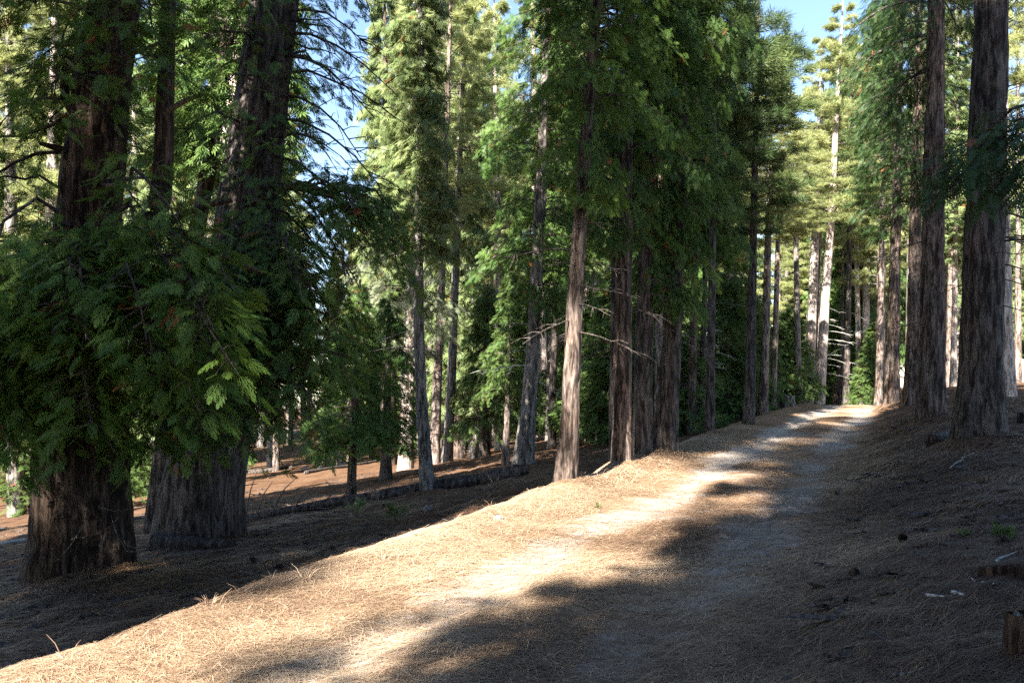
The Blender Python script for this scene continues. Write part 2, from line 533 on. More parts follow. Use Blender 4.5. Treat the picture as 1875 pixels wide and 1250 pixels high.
def sprays(mb, pts, n, tmpl, scale, spread, droop, mat, s0=.25, pow_=1.0, tint=None, out=.6, flat=.35, width=.5):
    """n leaf sprays along the polyline PTS: on side twigs that spread to both sides, hanging by DROOP"""
    pts = np.asarray(pts, float)
    s = s0 + (1 - s0) * RNG.random(n) ** pow_
    q = s * (len(pts) - 1); i = np.minimum(q.astype(int), len(pts) - 2); f = (q - i)[:, None]
    p = pts[i] * (1 - f) + pts[i + 1] * f
    d = unit(pts[i + 1] - pts[i])
    lat = unit(np.cross(d, np.array([[0, 0, 1.]])))
    sg = np.where(RNG.random(n) < .5, 1., -1.)[:, None]
    wprof = (width + (1 - width) * np.sin(np.clip(s, 0, 1) * pi))[:, None]
    off = RNG.random((n, 1)) ** .8 * spread * wprof
    o = p + lat * sg * off + d * off * .45 + np.array([[0, 0, 1.]]) * (RNG.normal(0, flat * .35, (n, 1)) * spread - droop * off * .5)
    ax = d * out + lat * sg * (.25 + .9 * RNG.random((n, 1))) + np.array([[0, 0, -1.]]) * (droop * (.5 + .8 * RNG.random((n, 1)))) + RNG.normal(0, .22, (n, 3))
    nrm = np.array([[0, 0, 1.]]) + RNG.normal(0, .4, (n, 3)) + lat * sg * .3
    mb.place(tmpl, o, ax, nrm, scale * (.65 + .7 * RNG.random(n)), mat, tint)
    return o, p


def arc(a, b, sag=.0, rise=.0, n=7, wob=.04):
    a, b = np.asarray(a, float), np.asarray(b, float)
    L = np.linalg.norm(b - a)
    s = np.linspace(0, 1, n)[:, None]
    p = a + (b - a) * s
    p[:, 2] += (rise * np.sin(s * pi) - sag * s * (1 - s) * 0)[:, 0] * L
    w = RNG.normal(0, wob * L, (n, 3)); w[0] = 0; w[-1] = 0
    return p + w * np.sin(s * pi)


# ------------------------------------------------------------------ crowns built at real size (local origin at the crown's foot)
def crown(name, style, H, R, nbr, nsp, leaf, bark, tmpl, scale, seed=1, top=.12, bottom=.75, droop=.5, gaps=.15, far=False, shape='cone', bare=0, open_at=None):
    global RNG
    RNG = np.random.default_rng(seed * 101 + 7)
    mb = MB()
    rr = RNG
    clump = rr.random(64)
    for k in range(nbr):
        h = rr.random() if shape != 'cone' else 1 - (1 - rr.random()) ** .9
        if shape == 'cone':
            prof = (bottom + (1 - bottom) * min(1, h / .18)) * (top + (1 - top) * (1 - h) ** .8)
        elif shape == 'column':
            prof = min(1, .45 + h / .15 * .55) * (1 if h < .55 else top + (1 - top) * ((1 - h) / .45) ** .75)
        else:
            prof = (math.sin(min(1, h * 1.05 + .08) * pi) ** .6) * .9 + .1
        th = rr.random() * 2 * pi
        if open_at and abs((th - open_at[0] + pi) % (2 * pi) - pi) < open_at[1]:
            continue
        if rr.random() < gaps and clump[int(th * 3) % 64] < .5:
            continue
        L = R * prof * (.55 + .65 * rr.random())
        o = np.array([cos(th), sin(th), 0])
        z0 = h * H
        if style == 'cedar':
            up, end = .12 * L, -.22 * L - .05
        elif style == 'pine':
            up, end = .05 * L, (.05 + .35 * h) * L
        else:
            up, end = .06 * L, -.24 * L
        s = np.linspace(0, 1, 6)
        pts = o[None] * (s * L)[:, None]
        pts[:, 2] = z0 + up * np.sin(s * pi) + end * s ** 1.6
        side = np.array([-o[1], o[0], 0])
        pts += side[None] * (rr.normal(0, .12) * L * s ** 2)[:, None]
        r0 = .006 + .011 * L
        mb.tube(pts, np.linspace(r0, r0 * .3, 6), 3 if far else 4, 1, .5)
        n = max(3, int(nsp * (.35 + .65 * L / R)))
        tb = rr.random() * .45
        if style == 'pine':
            # tufts at the ends of short side twigs
            sp = .3 + .7 * rr.random(n)
            q = sp * 5; i = np.minimum(q.astype(int), 4); f = (q - i)[:, None]
            p = pts[i] * (1 - f) + pts[i + 1] * f
            sg = np.where(rr.random((n, 1)) < .5, 1., -1.)
            off = rr.random((n, 1)) * .34 * L * (1.15 - sp[:, None] * .8)
            org = p + side[None] * sg * off + o[None] * off * .5 + np.array([[0, 0, .35]]) * off * rr.random((n, 1))
            ax = o[None] + side[None] * sg * rr.random((n, 1)) * 1.2 + np.array([[0, 0, .55]]) + rr.normal(0, .25, (n, 3))
            mb.place(tmpl, org, unit(ax), rr.normal(0, 1, (n, 3)), scale * (.75 + .5 * rr.random(n)), 0, np.clip(tb + .55 * rr.random(n), 0, 1))
            if not far:
                for j in range(0, n, 3):
                    mb.tube([p[j], org[j]], [.007, .004], 3, 1, .5, False)
        else:
            tn = np.where(rr.random(n) < .012, 1.0, np.clip(tb + .5 * rr.random(n), 0, .95))
            sprays(mb, pts, n, tmpl, scale, .42 * L + .08, droop, 0, s0=.18, pow_=.8, tint=tn)
    return mb.mesh(name, [leaf, bark])


VAR = {}


def var(key):
    if key in VAR:
        return VAR[key]
    c = M['cedar_leaf']; bc = M['bark_dark']
    spec = {
        # near / middle cedars
        'cedar_a': lambda: (12, crown('cedar_crown', 'cedar', 12, 1.75, 185, 100, M['cedar_tip'], bc, TC_M, .6, 1, shape='column', top=.15, droop=.7, gaps=.4)),
        'cedar_b': lambda: (12, crown('cedar_crown', 'cedar', 12, 1.75, 170, 100, M['cedar_leaf'], bc, TC_M, .6, 2, shape='column', top=.15, droop=.7, gaps=.4)),
        # far cedars
        'cedar_f1': lambda: (16, crown('cedar_crown', 'cedar', 16, 2.4, 230, 58, M['cedar_tip'], bc, TC_F, .8, 3, far=True, droop=.7)),
        'cedar_f2': lambda: (16, crown('cedar_crown', 'cedar', 16, 2.2, 210, 58, M['young_leaf'], bc, TC_F, .78, 4, far=True, droop=.7)),
        'pine_a': lambda: (16, crown('pine_crown', 'pine', 16, 2.5, 135, 48, M['pine_leaf'], M['bark_grey'], TP_F, 1.25, 5, far=True, shape='cone', top=.1, bottom=.7, gaps=.45)),
        'pine_b': lambda: (16, crown('pine_crown', 'pine', 16, 2.3, 125, 46, M['pine_leaf'], M['bark_grey'], TP_F, 1.25, 6, far=True, shape='column', top=.12, gaps=.5)),
        'pine_c': lambda: (16, crown('pine_crown', 'pine', 16, 2.2, 120, 40, M['pine_dark'], M['bark_dark'], TP_F, 1.4, 7, far=True, shape='column', top=.1, gaps=.2)),
        'pine_near': lambda: (9, crown('pine_crown', 'pine', 9, 1.5, 120, 26, M['pine_dark'], M['bark_dark'], TP_M, 1.2, 8, shape='column', top=.12, gaps=.2)),
        'sapling_a': lambda: (5, crown('sapling_crown', 'cedar', 5, 1.5, 130, 52, M['sapling_leaf'], bc, TC_M, .7, 9, shape='cone', top=.08, bottom=.85, droop=.45)),
        'sapling_b': lambda: (5, crown('sapling_crown', 'cedar', 5, 1.4, 120, 48, M['cedar_tip'], bc, TC_M, .7, 10, shape='cone', top=.08, bottom=.9, droop=.6)),
        'fir_a': lambda: (12, crown('fir_crown', 'fir', 12, 2.3, 130, 84, M['fir_leaf'], bc, TF, .6, 12, shape='column', top=.2, droop=.5, gaps=.25)),
        'fir_open': lambda: (12, crown('fir_crown', 'fir', 12, 2.2, 130, 96, M['fir_leaf'], bc, TF, .55, 22, shape='column', top=.2, droop=.4, gaps=.35, open_at=(-1.2, 1.25))),
        'fir_pale': lambda: (7, crown('fir_crown', 'fir', 7, 1.7, 90, 46, M['pale_leaf'], M['dead_wood'], TF, .7, 13, shape='column', top=.4, droop=1.1, gaps=.3)),
        'shrub': lambda: (1.2, crown('shrub_crown', 'cedar', 1.1, .75, 46, 18, M['young_leaf'], bc, TC_M, .7, 14, shape='dome', droop=.2)),
    }[key]
    VAR[key] = spec()
    return VAR[key]


# ------------------------------------------------------------------ trunks
def trunk_mesh(name, pts, mat, segs=12, step=.3, flare=.35, furrow=.0, seed=1, lobes=0, zmax_detail=1e9):
    """pts: list of (x, y, z, r) from the foot up, local"""
    pts = np.asarray(pts, float)
    z = pts[:, 2]
    zz = [z[0]]
    while zz[-1] < z[-1]:
        zz.append(min(z[-1], zz[-1] + (step if zz[-1] < zmax_detail else .8)))
    zz = np.array(zz)
    # smooth the polyline a little
    cx = np.interp(zz, z, pts[:, 0]); cy = np.interp(zz, z, pts[:, 1]); r = np.interp(zz, z, pts[:, 3])
    h = np.clip(zz - z[0], 0, None)
    r0 = pts[0, 3]
    th = np.arange(segs) * 2 * pi / segs
    T, Z = np.meshgrid(th, zz)
    Hh = np.repeat(h[:, None], segs, 1)
    Rr = np.repeat(r[:, None], segs, 1)
    fl = flare * np.exp(-Hh / (.45 + r0))
    Rr = Rr * (1 + fl * (1 + (.5 * np.sin(T * 5 + seed) + .35 * np.sin(T * 3 + seed * 2))))
    if lobes:
        Rr = Rr * (1 + .16 * np.cos(2 * (T - lobes)) * np.exp(-Hh / 2.2))
    # wobble and furrows
    Rr = Rr * (1 + .05 * fbm(T / 2 / pi * 6 + seed * 3.1, Z * .6, seed, 2))
    if furrow:
        k = max(9, int(r0 * 42))
        a = np.abs(vnoise(np.mod(T / (2 * pi) * k + 1.3 * vnoise(Z * 1.1 + seed, T * 0, 3), k), Z * 1.3, seed)) * 2
        b = np.abs(vnoise(np.mod(T / (2 * pi) * k * 2, k * 2), Z * 3.2, seed + 5)) * 2
        Rr = Rr + furrow * (np.minimum(a * 2.2, 1) * .8 + b * .45 - .7)
    X = cx[:, None] + Rr * np.cos(T); Y = cy[:, None] + Rr * np.sin(T)
    n = len(zz)
    idx = np.arange(n * segs).reshape(n, segs)
    q = np.stack([idx[:-1], np.roll(idx[:-1], -1, 1), np.roll(idx[1:], -1, 1), idx[1:]], -1).reshape(-1, 4)
    mb = MB(); mb.add(np.stack([X, Y, Z], -1), q)
    return mb.mesh(name, [mat])


DEAD = {}


def dead_mesh(i, mat):
    """a bare dead branch along +X, about a metre long, drooping, with a few side twigs"""
    key = (i, mat.name)
    if key in DEAD:
        return DEAD[key]
    r = np.random.default_rng(i + 40)
    mb = MB()
    s = np.linspace(0, 1, 7)
    bend = r.normal(0, .1)
    pts = np.stack([s, bend * s ** 2 + r.normal(0, .012, 7) * s, (.08 if i % 2 else -.02) * s - (.14 + .12 * r.random()) * s ** 2 + r.normal(0, .012, 7) * s], -1)
    mb.tube(pts, np.linspace(.012, .003, 7), 5)
    for k in range(4 + i % 3):
        j = 2 + int(r.random() * 4)
        p = pts[j]
        d = np.array([.5 + .4 * r.random(), r.choice([-1, 1]) * (.4 + .5 * r.random()), -.35 * r.random() - .05])
        L = .18 + .28 * r.random()
        e = p + d * L
        mb.tube([p, (p + e) / 2 + np.array([0, 0, .015]), e + np.array([0, 0, -.04])], [.007, .005, .002], 4)
    DEAD[key] = mb.mesh('dead_branch', [mat])
    return DEAD[key]


def add_dead(root, axis_fn, z0, z1, n, L0, L1, mat, seed, az=None, thick=1.0):
    r = random.Random(seed)
    for k in range(n):
        z = z0 + (z1 - z0) * (k + r.random()) / n
        x, y, rad = axis_fn(z)
        a = r.uniform(0, 2 * pi) if az is None else r.uniform(*az)
        L = r.uniform(L0, L1)
        o = obj('dead_branch', dead_mesh(r.randrange(7), mat), root, (x + cos(a) * rad * .75, y + sin(a) * rad * .75, z))
        o.rotation_euler = (r.uniform(-.4, .4), r.uniform(-.12, .3), a)
        o.scale = (L, L, L * thick)


BARKS = {'c': 'bark_cedar', 'r': 'bark_red', 'p': 'bark_pine', 'g': 'bark_grey', 'd': 'bark_dark', 'w': 'bark_pale', 'o': 'bark_old'}


def tree(name, label, y, px, top, bark, cr=None, group=None, near=False, dead=None, flare=.3, furrow=None, seed=None, cat='tree', lobes=0):
    """px: (u, v, width in photo pixels) along the trunk from the foot up, all at distance y.
    top: the tree's height in metres; cr: list of (variant, crown foot above the ground in m, crown length, radius factor)"""
    seed = seed if seed is not None else int(abs(px[0][0])) % 97
    b = P(px[0][0], px[0][1], y)
    gz = g1(b[0], y)
    root = thing(name, label, cat, (b[0], y, gz), group)
    pts = []
    for (u, v, w) in px:
        p = P(u, v, y)
        pts.append([p[0] - b[0], 0, p[2] - gz, w / F * y / 2])
    pts[0][2] = -.12
    dx = (pts[-1][0] - pts[0][0]) / (pts[-1][2] - pts[0][2])
    z_, x_, r_ = pts[-1][2], pts[-1][0], pts[-1][3]
    if top > z_ + .3:
        pts.append([x_ + dx * (top - z_), 0, top, max(.02, r_ * .12)])
    pts = np.array(pts)

    def ax(z):
        return np.interp(z, pts[:, 2], pts[:, 0]), 0.0, np.interp(z, pts[:, 2], pts[:, 3])
    r0 = pts[0][3]
    if near:
        me = trunk_mesh('trunk', pts, M[BARKS[bark]], segs=int(min(110, 40 + r0 * 120)), step=.06, flare=flare, furrow=furrow if furrow is not None else .02 + .035 * r0, seed=seed, lobes=lobes, zmax_detail=12)
    else:
        me = trunk_mesh('trunk', pts, M[BARKS[bark]], segs=14, step=.25, flare=flare, furrow=.012 if y < 40 else 0, seed=seed)
    obj('trunk', me, root)
    for (key, z0, ln, rf) in (cr or []):
        H, cm = var(key)
        x0 = float(ax(z0)[0])
        o = obj('crown', cm, root, (x0, 0, z0))
        x1 = float(ax(min(top, z0 + ln))[0])
        o.rotation_euler = (0, math.atan2(x1 - x0, ln), 0)
        o.scale = (rf, rf, ln / H)
        # turn the crown about its own axis
        o.rotation_mode = 'XYZ'
        from mathutils import Matrix
        o.rotation_euler = (Matrix.Rotation(math.atan2(x1 - x0, ln), 3, 'Y') @ Matrix.Rotation(0 if 'open' in key else seed * 1.7, 3, 'Z')).to_euler()
    if dead:
        for (v0, v1, n, L0, L1, mt, *az) in dead:
            z0, z1 = P(0, v0, y)[2] - gz, P(0, v1, y)[2] - gz
            add_dead(root, ax, min(z0, z1), max(z0, z1), n, L0, L1, M[mt], seed + 3, az[0] if az else None)
    root['_ax'] = 0
    del root['_ax']
    return root, ax, gz


# ================================================================== the big cedar on the left
def bough_tree(root, origin, name_mesh, boughs, n_sp, leaf, bark, tmpl, scale, spread, droop, seed):
    """one crown mesh of many boughs; boughs = (start xyz, tip xyz) in world space"""
    global RNG
    RNG = np.random.default_rng(seed)
    mb = MB()
    for (a, b, f) in boughs:
        L = np.linalg.norm(b - a)
        pts = arc(a, b, rise=.10 + .1 * RNG.random(), n=9, wob=.03)
        pts[-3:, 2] -= np.array([.0, .02, .07]) * L
        r0 = .008 + .012 * L
        mb.tube(pts - origin, np.linspace(r0, .004, 9), 5, 1)
        tb = RNG.random() * .4
        n = int(n_sp * f * (.5 + .5 * min(L, 2.5) / 2))
        tn = np.where(RNG.random(n) < .014, 1.0, np.clip(tb + .55 * RNG.random(n), 0, .95))
        o, p = sprays(mb, pts - origin, n, tmpl, scale, spread, droop, 0, s0=.25 if L < 1.5 else .38, pow_=.75, tint=tn, flat=.9)
        for j in range(0, n, 4):
            m_ = (o[j] + p[j]) / 2 + np.array([0, 0, .02])
            mb.tube([p[j], m_, o[j]], [.006, .004, .002], 3, 1, .5, False)
    return obj('crown', mb.mesh('crown', [leaf, bark]), root)


def big_cedar():
    y = 9.2
    px = [(143, 1062, 150), (147, 960, 146), (152, 860, 148), (155, 640, 125), (160, 430, 106), (178, 250, 98), (212, 0, 86)]
    root, ax, gz = tree('cedar_tree', 'huge dark cedar at the left edge with twin-fluted base and drooping green boughs', y, px, 28, 'o', near=True, flare=.12, furrow=.045, seed=4, lobes=.5)
    org = np.array(root.location)

    def W(z):
        x, yy, r = ax(z - gz)
        return np.array([org[0] + x, y, z]), r
    R = random.Random(21)
    # heavy limbs
    limbs = [
        ([(205, 480, 9.2), (250, 445, 9.0), (284, 395, 8.9), (298, 320, 8.9), (303, 180, 9.0), (309, 0, 9.1), (318, -260, 9.2), (328, -600, 9.3)], .155, .05),
        ([(290, 425, 8.95), (330, 395, 8.8), (375, 378, 8.7), (425, 368, 8.6)], .055, .018),
        ([(268, 430, 9.0), (330, 425, 8.8), (375, 455, 8.7), (430, 478, 8.6), (480, 500, 8.5)], .06, .02),
        ([(185, 560, 9.1), (255, 530, 8.8), (300, 540, 8.6), (345, 512, 8.5), (372, 470, 8.4)], .05, .016),
        ([(165, 210, 9.2), (130, 200, 9.0), (118, 150, 8.9), (142, 100, 8.9), (150, 60, 8.9), (128, 20, 8.9)], .06, .02),
        ([(185, 150, 9.2), (215, 110, 8.9), (262, 92, 8.8), (310, 70, 8.7)], .04, .014),
        ([(300, 210, 8.95), (330, 190, 8.8), (372, 172, 8.7)], .036, .02),
        ([(120, 440, 9.1), (70, 442, 8.9), (20, 445, 8.8), (-40, 430, 8.7)], .022, .008),
        ([(140, 280, 9.2), (100, 270, 9.0), (72, 262, 8.9)], .05, .02),
        ([(185, 345, 9.2), (235, 328, 8.9), (290, 325, 8.7)], .03, .01),
    ]
    for pl, r0, r1 in limbs:
        pts = np.array([P(*q) for q in pl])
        s = np.linspace(0, len(pts) - 1, (len(pts) - 1) * 5 + 1)
        # Catmull-Rom
        out = []
        for q in s:
            i = min(int(q), len(pts) - 2); f = q - i
            p0, p1, p2, p3 = pts[max(i - 1, 0)], pts[i], pts[i + 1], pts[min(i + 2, len(pts) - 1)]
            out.append(.5 * (2 * p1 + (p2 - p0) * f + (2 * p0 - 5 * p1 + 4 * p2 - p3) * f * f + (3 * p1 - p0 - 3 * p2 + p3) * f ** 3))
        mb = MB()
        mb.tube(np.array(out) - org, np.linspace(r0, r1, len(out)), 10, 0)
        obj('limb', mb.mesh('limb', [M['bark_old'] if r0 > .04 else M['dead_wood']]), root)
    # foliage: a low heavy skirt, a thinner upper part
    boughs = []

    def skirt(u):
        return np.interp(u, [-100, 0, 200, 330, 420, 560, 640], [850, 850, 845, 812, 790, 780, 720])
    while len(boughs) < 72:
        u = R.uniform(-130, 440); v = R.uniform(500, 850)
        if v > skirt(u) - 20:
            continue
        yy = R.uniform(6.9, 9.0)
        tip = P(u, v, yy)
        st, r = W(tip[2] + R.uniform(.25, 1.0))
        boughs.append((st, tip, 1.0))
    k = 0
    while k < 46:
        u = R.uniform(-130, 370); v = R.uniform(-260, 470)
        if 85 < u < 235 and 255 < v < 470:
            continue
        if 0 < u < 110 and 290 < v < 430 and R.random() < .8:
            continue
        if 215 < u < 330 and 330 < v < 440 and R.random() < .6:
            continue
        yy = R.uniform(7.6, 10.2)
        tip = P(u, v, yy)
        st, r = W(tip[2] + R.uniform(.1, .8))
        boughs.append((st, tip, .62)); k += 1
    for k in range(46):                                   # the part above and behind, outside the frame
        z = R.uniform(6.5, 19); a = R.uniform(0, 2 * pi); L = R.uniform(1.2, 2.6) * (1.2 - z / 22)
        st, r = W(z)
        boughs.append((st, st + np.array([cos(a) * L, sin(a) * L, -.4 * L]), .8))
    bough_tree(root, org, 'crown', boughs, 112, M['cedar_leaf'], M['bark_dark'], TC_N, .62, .46, .3, 5)
    # pale twigs on the bare foot
    for k, (pl) in enumerate([[(130, 985, 8.35), (180, 975, 8.3), (215, 945, 8.3)], [(205, 945, 8.4), (220, 1000, 8.3), (250, 1015, 8.25), (285, 985, 8.2)],
                              [(225, 990, 8.3), (262, 1002, 8.2), (300, 960, 8.2)], [(160, 930, 8.4), (140, 985, 8.3), (95, 1030, 8.3)], [(180, 925, 8.5), (205, 935, 8.4), (240, 930, 8.3)]]):
        mb = MB(); q3 = np.array([P(*q) for q in pl]); f = np.linspace(0, 1, 10)[:, None]
        a, b, c = q3[0], q3[1:-1].mean(0), q3[-1]
        crv = a * (1 - f) ** 2 + 2 * (2 * b - (a + c) / 2) * f * (1 - f) + c * f ** 2 + RNG.normal(0, .008, (10, 3))
        mb.tube(crv - org, np.linspace(.0055, .002, 10), 5)
        obj('twig', mb.mesh('twig', [M['dead_wood']]), root)


big_cedar()


def second_cedar():
    y = 11.7
    px = [(364, 985, 148), (372, 900, 140), (396, 760, 128), (440, 500, 112), (470, 250, 96), (502, 0, 82)]
    root, ax, gz = tree('cedar_tree', 'thick black-barked trunk leaning right behind the huge left cedar, log at its foot', y, px, 26, 'd', near=True, flare=.14, furrow=.045, seed=9)
    org = np.array(root.location)
    R = random.Random(31)
    boughs = []
    while len(boughs) < 46:
        u = R.uniform(400, 640); v = R.uniform(440, 795)
        if v > np.interp(u, [400, 560, 640], [790, 770, 690]) or (u < 480 and v < 500):
            continue
        tip = P(u, v, R.uniform(9.0, 11.6))
        z = tip[2] + R.uniform(.3, 1.1)
        st = np.array([org[0] + ax(z - gz)[0], y, z])
        boughs.append((st, tip, .9))
    while len(boughs) < 58:
        u = R.uniform(470, 650); v = R.uniform(540, 800)
        if v > np.interp(u, [470, 560, 650], [800, 785, 720]):
            continue
        tip = P(u, v, R.uniform(8.8, 10.6))
        z = tip[2] + R.uniform(.3, .9)
        boughs.append((np.array([org[0] + ax(z - gz)[0], y, z]), tip, 1.0))
    while len(boughs) < 76:                                # low boughs in front of the trunk
        u = R.uniform(240, 520); v = R.uniform(560, 800)
        tip = P(u, v, R.uniform(8.6, 10.8))
        z = tip[2] + R.uniform(.3, .9)
        boughs.append((np.array([org[0] + ax(z - gz)[0], y, z]), tip, .9))
    for k in range(15):                                    # the long bough reaching right
        u = R.uniform(580, 775); v = np.interp(u, [580, 680, 775], [350, 420, 470]) + R.uniform(-60, 60)
        tip = P(u, v, R.uniform(10, 11.6))
        a = P(530, 345, 11.3) if k % 2 else P(610, 352, 11)
        boughs.append((a, tip, .95))
    for k in range(30):
        u = R.uniform(330, 570); v = R.uniform(-50, 440)
        tip = P(u, v, R.uniform(9.9, 11.8))
        z = tip[2] + R.uniform(.2, .8)
        boughs.append((np.array([org[0] + ax(z - gz)[0], y, z]), tip, .4))
    for k in range(9):                                     # thin boughs against the sky
        u = R.uniform(590, 700); v = R.uniform(-30, 200)
        tip = P(u, v, R.uniform(10.8, 12.2))
        z = tip[2] + R.uniform(.1, .5)
        boughs.append((np.array([org[0] + ax(z - gz)[0], y, z]), tip, .3))
    bough_tree(root, org, 'crown', boughs, 66, M['cedar_tip'], M['bark_dark'], TC_N, .66, .5, .35, 8)
    # limbs
    for pl, r0 in (([(470, 352, 11.6), (540, 340, 11.2), (600, 352, 11), (690, 420, 10.8), (760, 470, 10.7)], .06),
                   ([(430, 560, 11.6), (500, 560, 11.0), (590, 640, 10.6), (660, 660, 10.4)], .045)):
        mb = MB(); mb.tube(np.array([P(*q) for q in pl]) - org, np.linspace(r0, .012, len(pl)), 8)
        obj('limb', mb.mesh('limb', [M['bark_dark']]), root)
    # bare branches against the sky on its right
    for (v0, du, dv) in ((20, 150, 60), (60, 190, 95), (100, 170, 120), (135, 200, 70), (175, 150, 110), (215, 190, 130), (255, 120, 30), (285, 170, 150), (330, 150, 190), (380, 130, 150), (420, 150, 90), (-40, 170, 50)):
        u0 = np.interp(v0, [0, 250, 500], [525, 505, 480])
        mb = MB()
        pl = [P(u0, v0, 11.6)]
        for s in (.25, .5, .75, 1):
            pl.append(P(u0 + du * s, v0 + dv * s ** 1.5 - 14 * sin(s * 3.1) + R.uniform(-5, 5), 11.6 - R.uniform(.2, .5) * s * 3))
        pl = np.array(pl)
        mb.tube(pl - org, np.linspace(.026, .006, 5), 6)
        for j in range(9):
            s = R.uniform(.25, 1) * 4; i = min(int(s), 3); p = pl[i] + (pl[i + 1] - pl[i]) * (s - i)
            e = p + np.array([R.uniform(.05, .5), R.uniform(-.4, .4), R.uniform(-.45, .12)])
            mb.tube(np.array([p, (p + e) / 2 + np.array([0, 0, .03]), e]) - org, [.009, .006, .003], 4)
        obj('dead_branch', mb.mesh('dead_branch', [M['bark_dark']]), root)


second_cedar()

# ================================================================== the trees one can tell apart
RP = (-1.3, 1.3); LP = (1.9, 4.4)
tree('cedar_tree', 'brown trunk half hidden behind the left side of the thick black-barked trunk', 15.5, [(282, 930, 36), (320, 640, 32), (376, 340, 27), (420, 60, 22)], 20, 'c', [('cedar_f1', 7, 12, .7)], near=True)
tree('pine_tree', 'pale sunlit trunk just right of the thick black trunk on the left', 18, [(395, 860, 46), (405, 560, 40), (420, 330, 36), (440, 0, 30)], 24, 'w', [('pine_c', 10, 13, .8)])
# slim ones in the hollow
tree('fir_tree', 'slim grey fir with dead side twigs, foot just behind the fallen log', 15.9, [(783, 905, 25), (773, 760, 21), (767, 600, 18), (766, 430, 15), (772, 150, 11)], 12.5, 'g', [('cedar_f2', 4.7, 8.0, .42)], near=True, dead=[(840, 620, 12, .5, 1.1, 'dead_wood'), (620, 420, 8, .5, 1.0, 'pale_wood')])
tree('fir_tree', 'twin pale fir trunk behind the slim grey one, hung with whitish drooping boughs', 26, [(742, 835, 26), (750, 640, 21), (755, 420, 17), (762, 150, 12)], 17, 'w', [('fir_pale', 4.0, 6, 1.1), ('cedar_f2', 8.5, 9, .55)], dead=[(700, 560, 9, .7, 1.4, 'pale_wood')])
tree('pine_tree', 'straight brownish trunk in the hollow, bright pine crown above, right of twin pale trunk', 29, [(795, 838, 19), (801, 690, 17), (807, 560, 15), (815, 330, 11), (822, 100, 8)], 19, 'p', [('pine_b', 8.5, 11, .8)], dead=[(600, 430, 8, .5, 1.2, 'dead_wood')])
tree('pine_tree', 'dark shaded trunk in the hollow with sunlit upper stem, right of brownish trunk', 30, [(819, 830, 19), (827, 690, 16), (834, 500, 14), (845, 200, 10)], 21, 'g', [('pine_a', 9.5, 12, .7)])
tree('pine_tree', 'narrow grey trunk left of the short mossy stump in the hollow', 36, [(846, 822, 12), (852, 740, 11), (857, 640, 9), (862, 450, 7)], 18, 'g', [('pine_b', 9, 10, .7)])
tree('young_cedar', 'bushy bright green young cedar on a stout dark stem beside the mossy stump', 30, [(885, 838, 24), (886, 760, 18), (890, 640, 10)], 6.6, 'd', [('sapling_a', 1.2, 5.4, .95)])
tree('young_cedar', 'small young cedar right of the bushy one, its stem thin and pale', 21.5, [(925, 868, 13), (927, 800, 11), (932, 660, 7)], 5.2, 'p', [('sapling_a', 1.9, 3.4, .6)])
tree('young_cedar', 'thin-stemmed young tree with dark green boughs just behind the log', 16.6, [(643, 922, 17), (647, 800, 13), (651, 720, 10), (655, 620, 6)], 4.6, 'r', [('sapling_b', 1.15, 3.4, .75)])
tree('young_cedar', 'dense dark young cedar behind and right of the thin-stemmed young tree', 22, [(706, 862, 20), (708, 780, 16), (712, 600, 8)], 5.2, 'd', [('sapling_b', .9, 4.4, .85)])
# the group in the middle
tree('cedar_tree', 'grey trunk with sunlit left edge, standing at the root end of the fallen log', 20.3, [(960, 868, 33), (968, 740, 28), (978, 600, 24), (990, 350, 20), (1002, 60, 14)], 15, 'g', [('cedar_a', 3.6, 11.2, .8)], near=True, dead=[(700, 560, 8, .6, 1.3, 'pale_wood'), (560, 430, 8, .5, 1.2, 'dead_wood')])
tree('cedar_tree', 'shaggy reddish trunk with sunlit foot at the path edge, nearest of the middle group', 11.2, [(1035, 922, 38), (1042, 780, 33), (1052, 560, 28), (1064, 380, 24), (1076, 220, 21), (1092, 0, 17)], 12.5, 'r', [('cedar_b', 3.9, 8.8, .56)], near=True, flare=.22, dead=[(620, 400, 14, .5, 1.1, 'bark_dark')])
tree('cedar_tree', 'reddish shaded trunk behind the nearest one, at the path edge', 13.1, [(1137, 890, 38), (1139, 740, 34), (1141, 560, 31), (1147, 300, 25), (1153, 0, 18)], 14, 'r', [('cedar_a', 3.6, 10.2, .6)], near=True, flare=.12, dead=[(660, 400, 14, .5, 1.1, 'bark_dark')])
tree('cedar_tree', 'thin dark stem tucked against the left of the reddish shaded trunk', 15, [(1121, 855, 14), (1122, 700, 12), (1124, 500, 10), (1128, 200, 7)], 10, 'd', [('cedar_b', 5, 5, .5)])
tree('cedar_tree', 'charcoal-dark furrowed trunk between the reddish shaded trunk and thick leaning one', 14.3, [(1174, 855, 38), (1178, 700, 34), (1182, 500, 30), (1190, 200, 23)], 14, 'd', [('cedar_b', 3.8, 10.2, .62)], near=True, flare=.1, dead=[(650, 420, 8, .5, 1.1, 'dead_wood')])
tree('cedar_tree', 'thick dark trunk leaning right, fresh bright green boughs hanging low above the path', 14.6, [(1216, 866, 42), (1222, 740, 37), (1231, 600, 33), (1238, 450, 30), (1246, 200, 24), (1252, 0, 18)], 15, 'd', [('cedar_a', 2.7, 11.8, .64)], near=True, flare=.25, dead=[(640, 500, 10, .4, 1.0, 'dead_wood')])
tree('cedar_tree', 'short lit trunk section seen between the charcoal trunk and the thick leaning one', 24, [(1204, 785, 16), (1206, 690, 14), (1208, 450, 10)], 14, 'p', [('cedar_f1', 6, 8, .6)])
